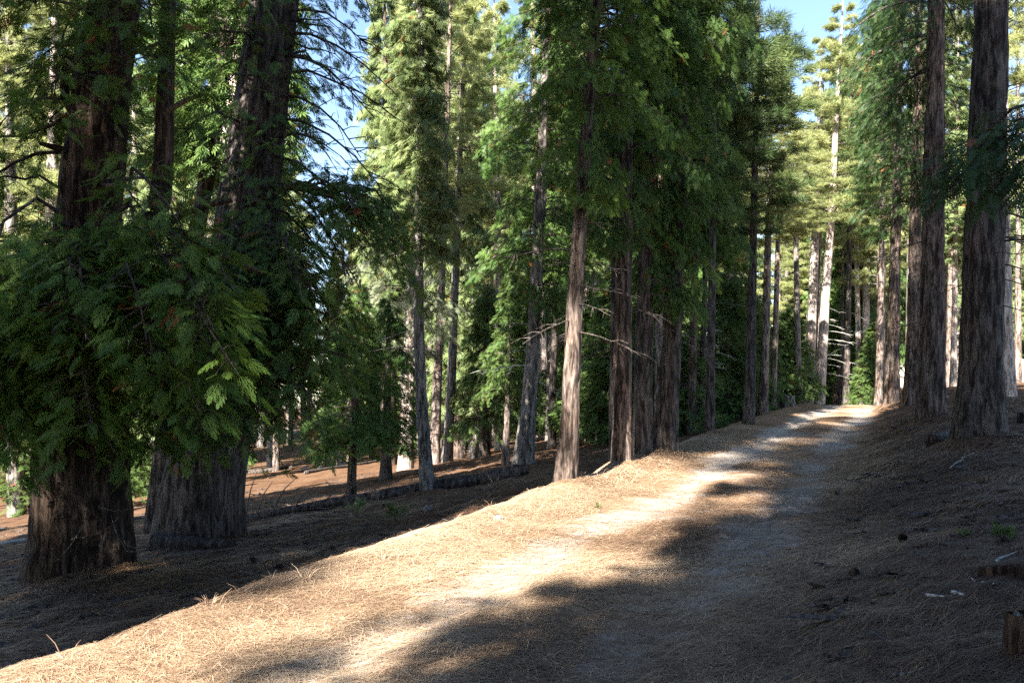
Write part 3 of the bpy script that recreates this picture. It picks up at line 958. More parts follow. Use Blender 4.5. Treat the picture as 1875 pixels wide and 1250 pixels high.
tree('cedar_tree', 'reddish trunk with sunlit foot in the hollow right of thick leaning trunk', 25, [(1263, 778, 20), (1267, 690, 16), (1271, 560, 13), (1276, 300, 9)], 15, 'r', [('cedar_f1', 6, 9, .6)], dead=[(720, 560, 10, .6, 1.2, 'dead_wood')])
tree('cedar_tree', 'thin dark trunk between the sunlit-footed reddish trunk and the dark pole', 26, [(1284, 778, 13), (1288, 620, 11), (1292, 450, 8)], 13, 'd', [('cedar_f1', 5.5, 8, .55)], dead=[(720, 600, 12, .5, 1.0, 'pale_wood')])
tree('pine_tree', 'straight slim dark pole at the left bank of the path, left of rock', 20, [(1299, 785, 17), (1302, 640, 15), (1304, 480, 13), (1309, 280, 10), (1314, 60, 6)], 12.5, 'd', [('pine_near', 5.2, 7.6, 1.0)], dead=[(640, 470, 6, .5, .9, 'dead_wood')])
tree('pine_tree', 'faint thin grey trunk behind the small dark rock', 34, [(1318, 772, 9), (1320, 660, 8), (1322, 500, 6)], 13, 'g', [('cedar_f1', 5, 8, .6)])
tree('pine_tree', 'slender dark pine with a pointed crown reaching into the sky gap', 21.5, [(1371, 772, 21), (1375, 640, 17), (1378, 500, 14), (1382, 300, 11), (1386, 150, 7)], 11.6, 'd', [('pine_near', 5.0, 6.8, .95)], near=True, flare=.12, dead=[(560, 420, 7, .4, .9, 'dead_wood')])
tree('pine_tree', 'brown trunk right of the slender dark pine, first of a row by the crest', 27, [(1396, 760, 17), (1401, 640, 15), (1406, 450, 12), (1410, 300, 8)], 11.5, 'p', [('pine_b', 6.2, 5.5, .7)], dead=[(560, 450, 6, .5, 1.0, 'dead_wood')])
tree('pine_tree', 'thin pinkish grey trunk in the row by the crest, left of grey stump', 30, [(1415, 756, 11), (1420, 600, 10), (1424, 440, 8)], 11, 'p', [('pine_b', 6.3, 5, .7)])
tree('pine_tree', 'thin grey trunk right of the grey stump at the crest', 36, [(1463, 748, 13), (1460, 600, 11), (1457, 430, 9)], 12.5, 'g', [('pine_b', 7.5, 5, .7)])
tree('pine_tree', 'forked pinkish sunlit trunk at the crest, left of the white leaning one', 39, [(1480, 746, 19), (1484, 640, 17), (1491, 470, 15), (1497, 300, 10)], 18, 'w', [('pine_a', 8.5, 10, .8)])
tree('pine_tree', 'brown twin stem pressed against the right of the forked pinkish trunk', 39.6, [(1491, 745, 11), (1495, 620, 10), (1499, 470, 9)], 16, 'p', [('pine_b', 8.5, 7, .6)])
tree('pine_tree', 'white sunlit trunk leaning right at the crest of the path', 38, [(1500, 752, 19), (1506, 640, 17), (1514, 500, 15), (1522, 400, 13), (1532, 200, 9)], 19.5, 'w', [('pine_a', 8.6, 11, .85)], dead=[(690, 560, 10, .6, 1.3, 'pale_wood', (-.8, .8))], flare=.1)
tree('pine_tree', 'dark straight trunk beyond the crest, right of the white leaning one', 44, [(1549, 756, 12), (1551, 640, 11), (1554, 520, 9), (1556, 300, 6)], 20, 'd', [('pine_b', 9, 11, .8)], dead=[(690, 560, 5, .7, 1.4, 'pale_wood')])
tree('pine_tree', 'very thin black trunk beyond the crest between the white and straight dark ones', 50, [(1539, 756, 7), (1541, 640, 6), (1543, 500, 5)], 16, 'd', [('pine_c', 9, 7, .6)])
tree('pine_tree', 'pale narrow trunk rising beyond the right side of the crest', 46, [(1575, 758, 11), (1572, 650, 10), (1569, 520, 8), (1566, 300, 6)], 21, 'w', [('pine_a', 8.6, 13, .8)])
tree('pine_tree', 'brownish trunk at the right rim of the path near the crest', 33, [(1608, 748, 13), (1611, 640, 12), (1614, 480, 10)], 15, 'p', [('pine_c', 7, 8, .7)])
tree('pine_tree', 'sturdy reddish trunk dappled with sun, on the right bank near the crest', 29, [(1632, 745, 25), (1636, 600, 21), (1639, 450, 18), (1645, 200, 13)], 19, 'r', [('fir_a', 6.0, 13, .75)], near=True, dead=[(620, 470, 6, .7, 1.3, 'dead_wood')])
tree('pine_tree', 'broad reddish shaded trunk close left of the dark purple-brown one', 25, [(1669, 738, 30), (1672, 640, 24), (1675, 450, 20), (1680, 200, 15)], 18, 'r', [('fir_a', 6.5, 11, .7)], near=True)
tree('fir_tree', 'dark purple-brown trunk on the right bank with a sun fleck high on it', 17.4, [(1704, 758, 46), (1706, 620, 41), (1708, 450, 38), (1711, 200, 32), (1714, 0, 27)], 21, 'c', [('fir_open', 6.2, 15, .82)], near=True, flare=.16, dead=[(620, 240, 16, .7, 1.6, 'dead_wood')])
tree('fir_tree', 'biggest trunk of the right bank, black furrowed bark', 12.2, [(1792, 822, 80), (1796, 700, 70), (1800, 500, 66), (1808, 250, 61), (1816, 0, 55)], 25, 'd', [('fir_open', 8.0, 16, .8)], near=True, flare=.22, furrow=.03, dead=[(560, 250, 10, .8, 1.7, 'bark_dark', (-.9, .6)), (520, 330, 6, .6, 1.2, 'dead_wood')])
tree('pine_tree', 'white sunlit trunk just right of the biggest black trunk', 22, [(1842, 722, 31), (1839, 600, 27), (1837, 450, 23), (1836, 250, 18)], 20, 'w', [('pine_a', 8, 12, .7)], near=True, flare=.2, dead=[(540, 380, 8, .6, 1.2, 'pale_wood', (-1.0, 1.0))])
tree('pine_tree', 'pinkish trunk at the right edge of the picture behind the white sunlit one', 36, [(1864, 700, 12), (1864, 600, 11), (1864, 450, 9)], 18, 'p', [('pine_a', 8, 11, .8)])
tree('pine_tree', 'narrow pale trunk seen between the purple-brown and the biggest black trunk', 37, [(1745, 712, 12), (1747, 600, 10), (1749, 450, 8)], 17, 'w', [('cedar_f2', 6, 10, .7)])
tree('pine_tree', 'sunlit pale trunk far back between the nearest reddish trunk and shaded one', 38, [(1072, 800, 14), (1072, 700, 13), (1073, 600, 11), (1075, 300, 8)], 18, 'w', [('cedar_f2', 8, 10, .7)], dead=[(680, 600, 6, .6, 1.2, 'pale_wood')])
tree('pine_tree', 'dark trunk in the hollow just left of the nearest reddish trunk', 30, [(1010, 808, 15), (1013, 700, 13), (1017, 560, 11), (1022, 300, 8)], 18, 'd', [('cedar_f1', 6.5, 11, .7)], dead=[(700, 540, 12, .6, 1.3, 'dead_wood')])


def near_right_boughs():
    """a fir just outside the right edge whose dark boughs reach into the picture"""
    x, y = 7.1, 8.2
    gz = g1(x, y)
    root = thing('fir_tree', 'fir outside the right edge whose dark boughs cross the biggest trunk', 'tree', (x, y, gz))
    pts = [(0, 0, -.1, .26), (.05, 0, 4, .22), (.1, 0, 10, .17), (.2, 0, 20, .03)]
    obj('trunk', trunk_mesh('trunk', pts, M['bark_dark'], 48, .08, .25, .03, 12, zmax_detail=9), root)
    org = np.array(root.location)
    R = random.Random(77)
    boughs = []
    for (u, v, yy, f) in ((1700, 318, 8.8, 1), (1730, 330, 8.4, 1), (1760, 300, 8.6, 1), (1800, 340, 8.2, 1), (1850, 350, 8.0, .8), (1690, 300, 9.2, .7)):
        tip = P(u, v, yy)
        boughs.append((np.array([x, y, tip[2] + R.uniform(.15, .5)]), tip, f))
    for k in range(34):
        z = R.uniform(7.6, 19); a = R.uniform(0, 6.28); L = R.uniform(1.2, 2.4) * (1.15 - z / 22)
        boughs.append((np.array([x, y, gz + z]), np.array([x + cos(a) * L, y + sin(a) * L, gz + z - .4 * L]), .7))
    bough_tree(root, org, 'crown', boughs, 90, M['fir_leaf'], M['bark_dark'], TF, .55, .3, .5, 18)


near_right_boughs()


# ================================================================== forest behind
def skyline(u):
    """highest photo row that tree tops may reach, seen from the path (sky shows above it)"""
    return np.interp(u, [-400, 540, 560, 600, 660, 690, 720, 880, 895, 905, 930, 1330, 1370, 1392, 1420, 1440, 1485, 1500, 1530, 1560, 1590, 1640, 1700, 1830, 1880, 2300],
                     [-260, -200, 250, 400, 300, -60, -260, -120, 40, 60, -200, -260, -120, 60, 235, 250, 240, 120, 40, 30, -50, -260, -260, -150, 60, -200])


def sector(u):
    for lim, txt in ((130, 'behind the huge left cedar'), (540, 'behind the black leaning trunk'), (700, 'in the gap right of the black leaning trunk'), (960, 'beyond the hollow left of the middle group'),
                     (1260, 'behind the middle group'), (1440, 'left of the path crest'), (1620, 'beyond the path crest'), (1760, 'behind the right bank')):
        if u < lim:
            return txt
    return 'behind the biggest right-hand trunk'


_dist = {}


def far_tree(u, y, key, topv, r):
    x = (u - CU) / F * y
    gz = g1(x, y)
    H = EYE + (HV - topv) / F * y - gz
    if H < 4.5:
        return
    H = min(H, 40)
    wd = {'pine_a': 'sunlit yellow-green pine', 'pine_b': 'sunlit yellow-green pine', 'pine_c': 'darker green pine', 'cedar_f1': 'deep green cedar', 'cedar_f2': 'fresh green cedar'}[key]
    name = 'pine_tree' if 'pine' in key else 'cedar_tree'
    near_far = 'far off' if y > 75 else 'set back'
    lab = f'{wd} {near_far} {sector(u)}'
    root = thing(name, lab, 'tree', (x, y, gz), f'{wd}s {near_far} {sector(u)}')
    root.rotation_euler = (r.gauss(0, .012), r.gauss(.01, .015), r.uniform(0, 6.28))
    rad = (.008 + .0005 * r.uniform(0, 10)) * H + .04
    foot = (.28 + .14 * r.random()) * H if 'pine' in key else (.1 + .14 * r.random()) * H
    tk = ('trunk', key, int(rad * 20))
    if tk not in _dist:
        mat = M[r.choice(['bark_pine', 'bark_grey', 'bark_pale'])] if 'pine' in key else M[r.choice(['bark_cedar', 'bark_red'])]
        _dist[tk] = trunk_mesh('trunk', [(0, 0, -.02, .5), (0, 0, .5, .36), (0, 0, 1, .03)], mat, 9, .1, .15)
    o = obj('trunk', _dist[tk], root)
    o.scale = (rad * 2, rad * 2, H)
    Hc, cm = var(key)
    c = obj('crown', cm, root, (0, 0, foot))
    ln = H - foot + .3
    rf = np.clip(ln / Hc, .6, 1.5) * r.uniform(.75, 1.05)
    c.scale = (rf, rf, ln / Hc)


def young(u, y, H, key, r):
    x = (u - CU) / F * y
    wd = 'bright green young cedar' if key == 'sapling_a' else 'dull green young cedar'
    root = thing('young_cedar', f'{wd} {sector(u)}', 'tree', (x, y, g1(x, y)), f'{wd}s {sector(u)}')
    root.rotation_euler = (0, 0, r.uniform(0, 6.28))
    if 'sap' not in _dist:
        _dist['sap'] = trunk_mesh('trunk', [(0, 0, -.02, .5), (0, 0, 1, .05)], M['bark_cedar'], 8, .1, .1)
    o = obj('trunk', _dist['sap'], root); o.scale = (.09 + .012 * H, .09 + .012 * H, H)
    Hc, cm = var(key)
    c = obj('crown', cm, root, (0, 0, .12 * H)); c.scale = (H / 5 * 1.05, H / 5 * 1.05, H * .9 / Hc)


def forest():
    r = random.Random(5)
    pts = []
    tries = 0
    while len(pts) < 118 and tries < 9000:
        tries += 1
        y = 40 + 90 * r.random() ** 1.1
        u = r.uniform(-160, 2040)
        x = (u - CU) / F * y
        t = t_of(x, y)
        if y < 48 and 1425 < u < 1640:
            continue
        if -1.5 < t < 4.6 and y < 60:
            continue
        if any((x - a) ** 2 + (y - b) ** 2 < (1.6 + y * .012) ** 2 for a, b in pts):
            continue
        if u > 1440 and u < 1600 and y < 46:
            continue
        pts.append((x, y))
        k = r.random()
        right = u > 1330
        if right:
            key = 'pine_a' if k < .4 else 'pine_b' if k < .75 else 'pine_c' if k < .85 else 'cedar_f2'
        else:
            key = 'pine_a' if k < .25 else 'pine_b' if k < .47 else 'cedar_f2' if k < .72 else 'cedar_f1' if k < .88 else 'pine_c'
        ww = F * 1.9 / y
        sk = max(float(skyline(u + d)) for d in (-ww, -.5 * ww, 0, .5 * ww, ww))
        tv = sk + abs(r.gauss(0, 90)) + (0 if r.random() < .6 else r.uniform(40, 330))
        far_tree(u, y, key, tv, r)
    for (u, y, key, tv) in ((712, 37, 'cedar_f2', -60), (745, 42, 'pine_a', -150), (775, 46, 'pine_b', -200), (800, 44, 'pine_a', -260), (838, 34, 'cedar_f2', -40), (868, 42, 'pine_b', 10), (915, 39, 'pine_a', -60), (640, 50, 'pine_b', 400), (600, 44, 'cedar_f2', 470),
                           (30, 30, 'pine_a', -100), (90, 36, 'pine_a', -200), (-20, 38, 'pine_b', -200), (330, 34, 'cedar_f2', -100), (1345, 33, 'pine_a', 40), (1425, 48, 'pine_a', 320), (1460, 55, 'pine_a', 300), (1585, 50, 'pine_a', 120), (1610, 44, 'pine_b', 80)):
        far_tree(u, y, key, tv, r)
        pts.append(((u - CU) / F * y, y))
    for (u, y, H) in ((1592, 41, 3.6), (1604, 45, 5.0), (1446, 37, 5), (1425, 36, 4.2)):
        young(u, y, H, 'sapling_a', r)
    for k in range(34):
        u = 1425 + 200 * (k + r.random()) / 34; y = r.uniform(52, 95)
        far_tree(u, y, r.choice(['pine_a', 'pine_b', 'cedar_f2', 'cedar_f1']), max(float(skyline(u + d)) for d in (-55, -28, 0, 28, 55)) + abs(r.gauss(30, 100)) + (0 if k % 2 else 250), r)
    for k in range(38):
        u = -60 + 2020 * (k + r.random()) / 38; y = r.uniform(80, 125)
        far_tree(u, y, r.choice(['cedar_f2', 'cedar_f1', 'cedar_f2', 'pine_a']), max(float(skyline(u)), float(skyline(u - 30)), float(skyline(u + 30))) + r.uniform(60, 330), r)
    # young growth between the trunks
    spots = []
    n = 0; tries = 0
    while n < 52 and tries < 4000:
        tries += 1
        y = 24 + 34 * r.random()
        u = r.uniform(-60, 1900)
        if tries < 200:
            y = r.uniform(50, 66); u = r.uniform(1440, 1620)
            if n >= 12:
                continue
        elif tries < 500:
            y = r.uniform(26, 38); u = r.uniform(1010, 1420)
            if n >= 34:
                continue
        x = (u - CU) / F * y
        t = t_of(x, y)
        if -1.2 < t < 5.2 or (1360 < u < 1660 and y < 50) or (u < 1060 and u > 420 and y < 46):
            continue
        if any((x - a) ** 2 + (y - b) ** 2 < 2.6 for a, b in spots):
            continue
        spots.append((x, y)); n += 1
        young(u, y, r.uniform(2.2, 6.5), 'sapling_a' if r.random() < .62 else 'sapling_b', r)


forest()


# ================================================================== trees behind the viewer: they line the path there and throw the shade
def shade_trees():
    r = random.Random(9)
    spots = [(4.0, -7, 29), (7.6, -5, 26), (4.5, -13, 37), (7.5, -13, 32), (10.5, -10, 31), (4.9, -20, 42), (8.0, -20, 35), (11.5, -17, 34), (14.5, -12, 31), (18, -16, 32), (13, -4, 27), (16.5, -6, 27), (11, 0, 24), (21, -9, 29),
             (-2.3, -14, 37), (-5.4, -13, 27), (-8.2, -9, 24), (-2.9, -20, 40), (-6.0, -20, 30), (-9.2, -16, 27), (-11.5, -10, 24), (-12.5, -18, 27), (-9.5, -3, 20), (-17, -9, 23),
             (-1.5, -18, 43), (2.9, -23, 40), (6.2, -23, 45), (-.75, -27, 49), (5.6, -16, 41), (7.4, -25, 47)]  # extra tall trees put in to dapple the path and darken trunks
    for i, (t, s, H) in enumerate(spots):
        x, y = ts(t, s)
        gz = g1(x, y)
        side = 'right' if t > 2 else 'left'
        key = ['cedar_f1', 'pine_c', 'cedar_f1'][i % 3] if H < 40 else 'cedar_f1' if H == 49 else 'pine_c'
        wd = {'cedar_f1': 'tall cedar', 'pine_c': 'tall dark pine'}[key]
        root = thing('cedar_tree' if 'cedar' in key else 'pine_tree', f'{wd} beside the path behind the viewer, on the {side}', 'tree', (x, y, gz), f'{wd}s beside the path behind the viewer, on the {side}')
        root.rotation_euler = (0, 0, r.uniform(0, 6.28))
        if 'shade' not in _dist:
            _dist['shade'] = trunk_mesh('trunk', [(0, 0, -.02, .5), (0, 0, .5, .36), (0, 0, 1, .03)], M['bark_cedar'], 16, .05, .15)
        o = obj('trunk', _dist['shade'], root); o.scale = (.55, .55, H)
        Hc, cm = var(key)
        foot = 3.5 + r.random() * 2 if not (t, H) in ((-1.5, 43), (2.9, 40), (-.75, 49)) else 24.5 if H == 43 else 28.5 if t > 1 else 34
        c = obj('crown', cm, root, (0, 0, foot)); c.scale = (1.12, 1.12, (H - foot) / Hc) if not (t, H) in ((-1.5, 43), (2.9, 40), (-.75, 49)) else (1.0, 1.0, (H - foot) / Hc)


shade_trees()


# ================================================================== things on the ground
def loft_log(name, label, pts, radii, mat, cat='log', segs=20, seed=3, n=60, bump=.06, knots=0):
    pts = np.array(pts, float); radii = np.array(radii, float)
    s = np.linspace(0, len(pts) - 1, n); k = np.arange(len(pts))
    c = np.stack([np.interp(s, k, pts[:, j]) for j in range(3)], -1)
    r = np.interp(s, k, radii)
    org = c[len(c) // 2].copy()
    d = unit(np.gradient(c, axis=0))
    a = unit(np.cross(d, np.array([[0, 0, 1.]]))); b = np.cross(a, d)
    th = np.arange(segs) * 2 * pi / segs
    T, S = np.meshgrid(th, np.linspace(0, 1, n))
    L = np.linalg.norm(np.diff(c, axis=0), axis=1).sum()
    R = r[:, None] * (1 + bump * 2 * fbm(T * 2.2, S * L * .8, seed, 2) + bump * np.abs(vnoise(T * 5, S * L * 1.5, seed + 2)) * 2)
    V = c[:, None] + R[..., None] * (np.cos(T)[..., None] * a[:, None] + np.sin(T)[..., None] * b[:, None])
    V = np.concatenate([c[:1][:, None].repeat(segs, 1), V, c[-1:][:, None].repeat(segs, 1)])
    n += 2
    idx = np.arange(n * segs).reshape(n, segs)
    q = np.stack([idx[:-1], np.roll(idx[:-1], -1, 1), np.roll(idx[1:], -1, 1), idx[1:]], -1).reshape(-1, 4)
    mb = MB(); mb.add(V.reshape(-1, 3) - org, q)
    root = thing(name, label, cat, org)
    obj('stem', mb.mesh('stem', [mat]), root)
    return root, org, c, r


def long_log():
    us = [(440, 948), (520, 942), (600, 935), (700, 926), (790, 915), (880, 903), (950, 884)]
    pts = []
    for i, (u, v) in enumerate(us):
        y = 15.0 + 1.5 * (i / 6)
        x = (u - CU) / F * y
        pts.append((x, y, g1(x, y) + .07))
    # let it lie straight
    pts = np.array(pts); k = np.linspace(0, 1, 7)
    pts[:, 2] = .35 * pts[:, 2] + .65 * np.polyval(np.polyfit(k, pts[:, 2], 1), k)
    root, org, c, r = loft_log('fallen_log', 'long fallen log across the hollow, dark weathered bark, torn root end at right', pts, [.075, .09, .1, .112, .125, .14, .18], M['bark_dark'], n=120)
    # torn root plate at the right end
    mb = MB(); e = c[-1]; R = random.Random(4)
    for j in range(14):
        a = R.uniform(0, 6.28); L = R.uniform(.2, .42)
        p1 = e + np.array([.1, 0, 0]) + np.array([.12 * R.random(), .35 * cos(a) * L * 1.6, .9 * sin(a) * L])
        mb.tube(np.array([e, (e + p1) / 2 + np.array([.06, 0, .02]), p1]) - org, [.09, .05, .018], 6)
    obj('root', mb.mesh('root', [M['bark_dark']]), root)
    # dry branches standing off it
    for j, (f, u1, v1) in enumerate(((.02, 470, 865), (.06, 500, 880), (.12, 545, 872), (.2, 575, 895), (.3, 660, 880), (.36, 680, 878))):
        p = c[int(f * len(c))]
        q = P(u1, v1, p[1] + R.uniform(-.6, .3))
        mb = MB(); mb.tube(np.array([p, p * .5 + q * .5 + np.array([0, 0, .12]), q]) - org, [.016, .011, .004], 5)
        obj('branch', mb.mesh('branch', [M['dead_wood']]), root)


long_log()


def ground_log(name, label, a, b, r0, r1, mat, cat='log', **kw):
    x0, y0, z0 = hit(*a); x1, y1, z1 = hit(*b)
    n = 7
    xs = np.linspace(x0, x1, n); ys = np.linspace(y0, y1, n)
    zz = ground(xs, ys); k = np.linspace(0, 1, n)
    zz = .3 * zz + .7 * np.polyval(np.polyfit(k, zz, 1), k)
    rr = np.linspace(r0, r1, n)
    return loft_log(name, label, np.stack([xs, ys, zz + rr * .6], -1), rr, mat, cat, **kw)


ground_log('fallen_log', 'short charred log lying at the foot of the thick black trunk', (286, 1006), (425, 1003), .13, .07, M['char'], bump=.14)
ground_log('fallen_log', 'dark log far off in the hollow, left of the pale rocks', (455, 868), (535, 858), .16, .12, M['bark_dark'])
ground_log('fallen_log', 'grey pole lying between the two big left trunks', (200, 958), (300, 945), .05, .04, M['dead_wood'])
ground_log('fallen_log', 'pale fallen pole at the far left edge behind the huge cedar', (-40, 1008), (48, 992), .05, .05, M['pale_wood'])
ground_log('fallen_log', 'dark split log half buried on the right bank left of the biggest trunk', (1706, 815), (1742, 798), .1, .09, M['bark_dark'], bump=.15)
ground_log('fallen_log', 'rotten brown log chunk on the right bank at the picture edge', (1796, 1056), (1880, 1066), .03, .045, M['bark_old'], bump=.3)
ground_log('fallen_log', 'dark log in the hollow under the young cedar left of twin pale trunk', (560, 868), (690, 845), .1, .08, M['bark_dark'])


def stump(label, u, v, h, r0, r1, mat, seed, y=None):
    if y is None:
        x, y, z = hit(u, v)
    else:
        x = (u - CU) / F * y; z = g1(x, y)
    root = thing('tree_stump', label, 'stump', (x, y, z))
    pts = [(0, 0, -.08, r0), (0, 0, h * .5, (r0 + r1) / 2), (0, 0, h, r1)]
    obj('bark', trunk_mesh('bark', pts, mat, 40, .03, .35, .03, seed), root)
    # the broken top
    mb = MB(); n = 24; th = np.arange(n) * 2 * pi / n
    r = np.random.default_rng(seed)
    rings = []
    for f in (1.0, .7, .35, .02):
        zz = h - .012 + (r.normal(0, .5, n) * h * f * .3 if f < 1 else 0 * th)
        rings.append(np.stack([np.cos(th) * r1 * f * .97, np.sin(th) * r1 * f * .97, zz + 0 * th], -1))
    V = np.concatenate(rings); idx = np.arange(4 * n).reshape(4, n)
    q = np.stack([idx[:-1], np.roll(idx[:-1], -1, 1), np.roll(idx[1:], -1, 1), idx[1:]], -1).reshape(-1, 4)
    mb.add(V, q)
    obj('broken_top', mb.mesh('broken_top', [M['dead_wood']], smooth=False), root)


stump('short mossy grey stump left of the bushy bright young cedar', 868, 838, .55, .17, .15, M['bark_grey'], 5)
stump('weathered grey stump at the crest on the left rim of the path', 1440, 752, .42, .28, .24, M['bark_grey'], 6, y=31)
stump('dark broken stump at the right edge low on the bank', 1876, 1192, .16, .055, .05, M['bark_old'], 8)
stump('small black post stump at the right edge behind the biggest trunk', 1868, 775, .2, .05, .045, M['char'], 9)
stump('low brown stump in the hollow between the middle group and pale far trunk', 1085, 812, .4, .16, .15, M['bark_pine'], 10, y=34)


def rock(label, u, v, sx, sy, sz, mat, seed):
    x, y, z = hit(u, v)
    n, m = 14, 9
    th = np.arange(n) * 2 * pi / n; ph = np.linspace(-.5 * pi, .5 * pi, m)
    T, H = np.meshgrid(th, ph)
    d = 1 + .5 * fbm(np.cos(T) * 1.6 + seed, np.sin(T) * 1.6 + H * 1.4, seed, 3)
    V = np.stack([np.cos(T) * np.cos(H) * sx * d, np.sin(T) * np.cos(H) * sy * d, np.sin(H) * sz * d + sz * .45], -1)
    idx = np.arange(n * m).reshape(m, n)
    q = np.stack([idx[:-1], np.roll(idx[:-1], -1, 1), np.roll(idx[1:], -1, 1), idx[1:]], -1).reshape(-1, 4)
    mb = MB(); mb.add(V.reshape(-1, 3), q)
    o = obj('rock', mb.mesh('rock', [mat], smooth=False), None, (x, y, z))
    tag(o, label, 'rock')


rock('pale rock in the hollow left of the thin-stemmed young tree', 560, 862, .22, .18, .12, M['rock'], 1)
rock('small pale rock right next to the larger pale rock in the hollow', 588, 857, .16, .12, .1, M['rock'], 2)
rock('pale flat rock behind the thin-stemmed young tree', 628, 852, .3, .2, .1, M['rock'], 3)
rock('dark rock beside the path left of the slender dark pine', 1328, 776, .22, .18, .15, M['char'], 4)
rock('white stone in the shade just left of the path edge', 912, 952, .06, .045, .035, M['bark_grey'], 5)
rock('small white stone below the fallen log', 783, 934, .07, .06, .05, M['rock'], 6)
rock('dark clod on the right bank in front of the purple-brown trunk', 1690, 763, .16, .12, .1, M['char'], 7)


def stick(label, pl, r0, mat, seed, cat='stick', name='fallen_stick', lift=.012, forks=2):
    r = np.random.default_rng(seed)
    pts = []
    for (u, v) in pl:
        x, y, z = hit(u, v); pts.append((x, y, z + lift + r0))
    pts = np.array(pts)
    n = 9; s = np.linspace(0, len(pts) - 1, n); k = np.arange(len(pts))
    c = np.stack([np.interp(s, k, pts[:, j]) for j in range(3)], -1)
    L = np.linalg.norm(c[-1] - c[0])
    c[1:-1] += r.normal(0, .016 * L, (n - 2, 3)) * np.array([1, 1, .3])
    c[:, 2] = np.maximum(c[:, 2], ground(c[:, 0], c[:, 1]) + r0 * .8)
    org = c[0].copy()
    mb = MB(); mb.tube(c - org, np.linspace(r0, r0 * .45, n), 6)
    for j in range(forks):
        i = r.integers(3, n - 2); d = unit(c[i + 1] - c[i]); sd = np.array([-d[1], d[0], .25]) * r.choice([-1, 1])
        e = c[i] + (d * .7 + sd * .6) * L * (.15 + .2 * r.random())
        mb.tube(np.array([c[i], e]) - org, [r0 * .5, r0 * .2], 4)
    o = obj(name, mb.mesh(name, [mat]), None, org)
    tag(o, label, cat)


stick('pale curved stick on the right bank below the green seedling', [(1822, 1035), (1840, 1025), (1863, 1020)], .011, M['pale_wood'], 1, forks=1)
stick('white wood splinter, left one of the two lying low on the right bank', [(1696, 1096), (1729, 1099)], .012, M['pale_wood'], 2, name='wood_splinter', cat='wood chip', forks=0)
stick('white flat splinter, right one of the two lying low on the right bank', [(1745, 1093), (1764, 1099)], .015, M['pale_wood'], 3, name='wood_splinter', cat='wood chip', forks=0)
stick('short white peg of wood above the two splinters on the right bank', [(1798, 1073), (1819, 1076)], .009, M['pale_wood'], 4, name='wood_splinter', cat='wood chip', forks=0)
stick('tiny white chip left of the short white peg', [(1779, 1065), (1786, 1070)], .007, M['pale_wood'], 14, name='wood_splinter', cat='wood chip', forks=0)
stick('straight grey stick on the right bank above the rut', [(1738, 861), (1760, 846), (1782, 832)], .01, M['pale_wood'], 5, forks=0)
stick('long grey stick on the right bank pointing at the biggest trunk', [(1748, 926), (1780, 918), (1822, 910)], .013, M['dead_wood'], 6, forks=1)
stick('thin grey stick on the bank above the green seedling', [(1710, 970), (1740, 962), (1768, 953)], .009, M['dead_wood'], 7, forks=1)
stick('grey stick low on the right bank at the bottom edge', [(1630, 1248), (1664, 1243), (1700, 1232)], .013, M['dead_wood'], 8, forks=0)
stick('short pale stick at the bottom right below the broken stump', [(1846, 1186), (1875, 1172)], .011, M['dead_wood'], 9, forks=0)
stick('bent bare branch in the shade left of the white stone', [(795, 965), (825, 966), (850, 945), (856, 938)], .012, M['dead_wood'], 10)
stick('dark crooked branch in the shade right of the huge cedar', [(146, 1137), (172, 1129), (215, 1134)], .016, M['bark_dark'], 11, forks=3)
stick('dark bent branch beside the path edge below the thick black trunk', [(330, 1100), (352, 1092), (378, 1098)], .015, M['bark_dark'], 12, forks=2)
stick('thin twig in the shade below the fallen log', [(640, 1000), (690, 996), (730, 992)], .009, M['dead_wood'], 13)
stick('long dead branch on the ground between log and shaded path side', [(500, 925), (560, 930), (620, 945)], .012, M['dead_wood'], 15)
stick('dark forked twig on the right side of the path', [(1538, 878), (1556, 881), (1572, 880)], .008, M['bark_dark'], 16, forks=3)
stick('pair of dead poles leaning in the shade left of huge cedar', [(-30, 1045), (10, 1030), (44, 1022)], .02, M['dead_wood'], 17)


def cones():
    me = None
    R = random.Random(6)
    mb = MB(); n, m = 10, 9
    for k in range(m):                                     # overlapping scales in spirals
        f = k / (m - 1)
        rr = .032 * math.sin(pi * (.12 + .8 * f)) + .006
        for j in range(n):
            a = (j + .5 * (k % 2)) * 2 * pi / n
            c, s = cos(a), sin(a); z = f * .085
            w = .011
            p = np.array([c * rr * .4, s * rr * .4, z]); t = np.array([c * rr * 1.15, s * rr * 1.15, z + .012])
            sd = np.array([-s, c, 0]) * w
            mb.add([p - sd, t - sd * .6, t + sd * .6, p + sd], [[0, 1, 2, 3]])
    mb.tube([(0, 0, 0), (0, 0, .04), (0, 0, .088)], [.012, .02, .005], 8)
    me = mb.mesh('pine_cone', [M['bark_cedar']], smooth=False)
    spots = [(1610, 876, 'on the bank beside the dark forked twig'), (1698, 886, 'on the right bank above the long grey stick'), (1560, 1060, 'low where the path meets the right bank'), (1660, 990, 'on the right bank left of the green seedling'),
             (1537, 908, 'on the right wheel track'), (1640, 785, 'on the upper right bank near the purple-brown trunk'), (520, 1040, 'in the shade right of the charred log'), (600, 1010, 'in the shaded hollow below the fallen log'), (470, 1030, 'in the shade below the thick black trunk')]
    for (u, v, w) in spots:
        x, y, z = hit(u, v)
        o = obj('pine_cone', me, None, (x, y, z + .03))
        o.rotation_euler = (R.uniform(1.2, 1.8), R.uniform(-.3, .3), R.uniform(0, 6.28)); o.scale = (.85,) * 3
        tag(o, f'dark pine cone lying {w}', 'pine cone', 'pine cones on the ground')


cones()


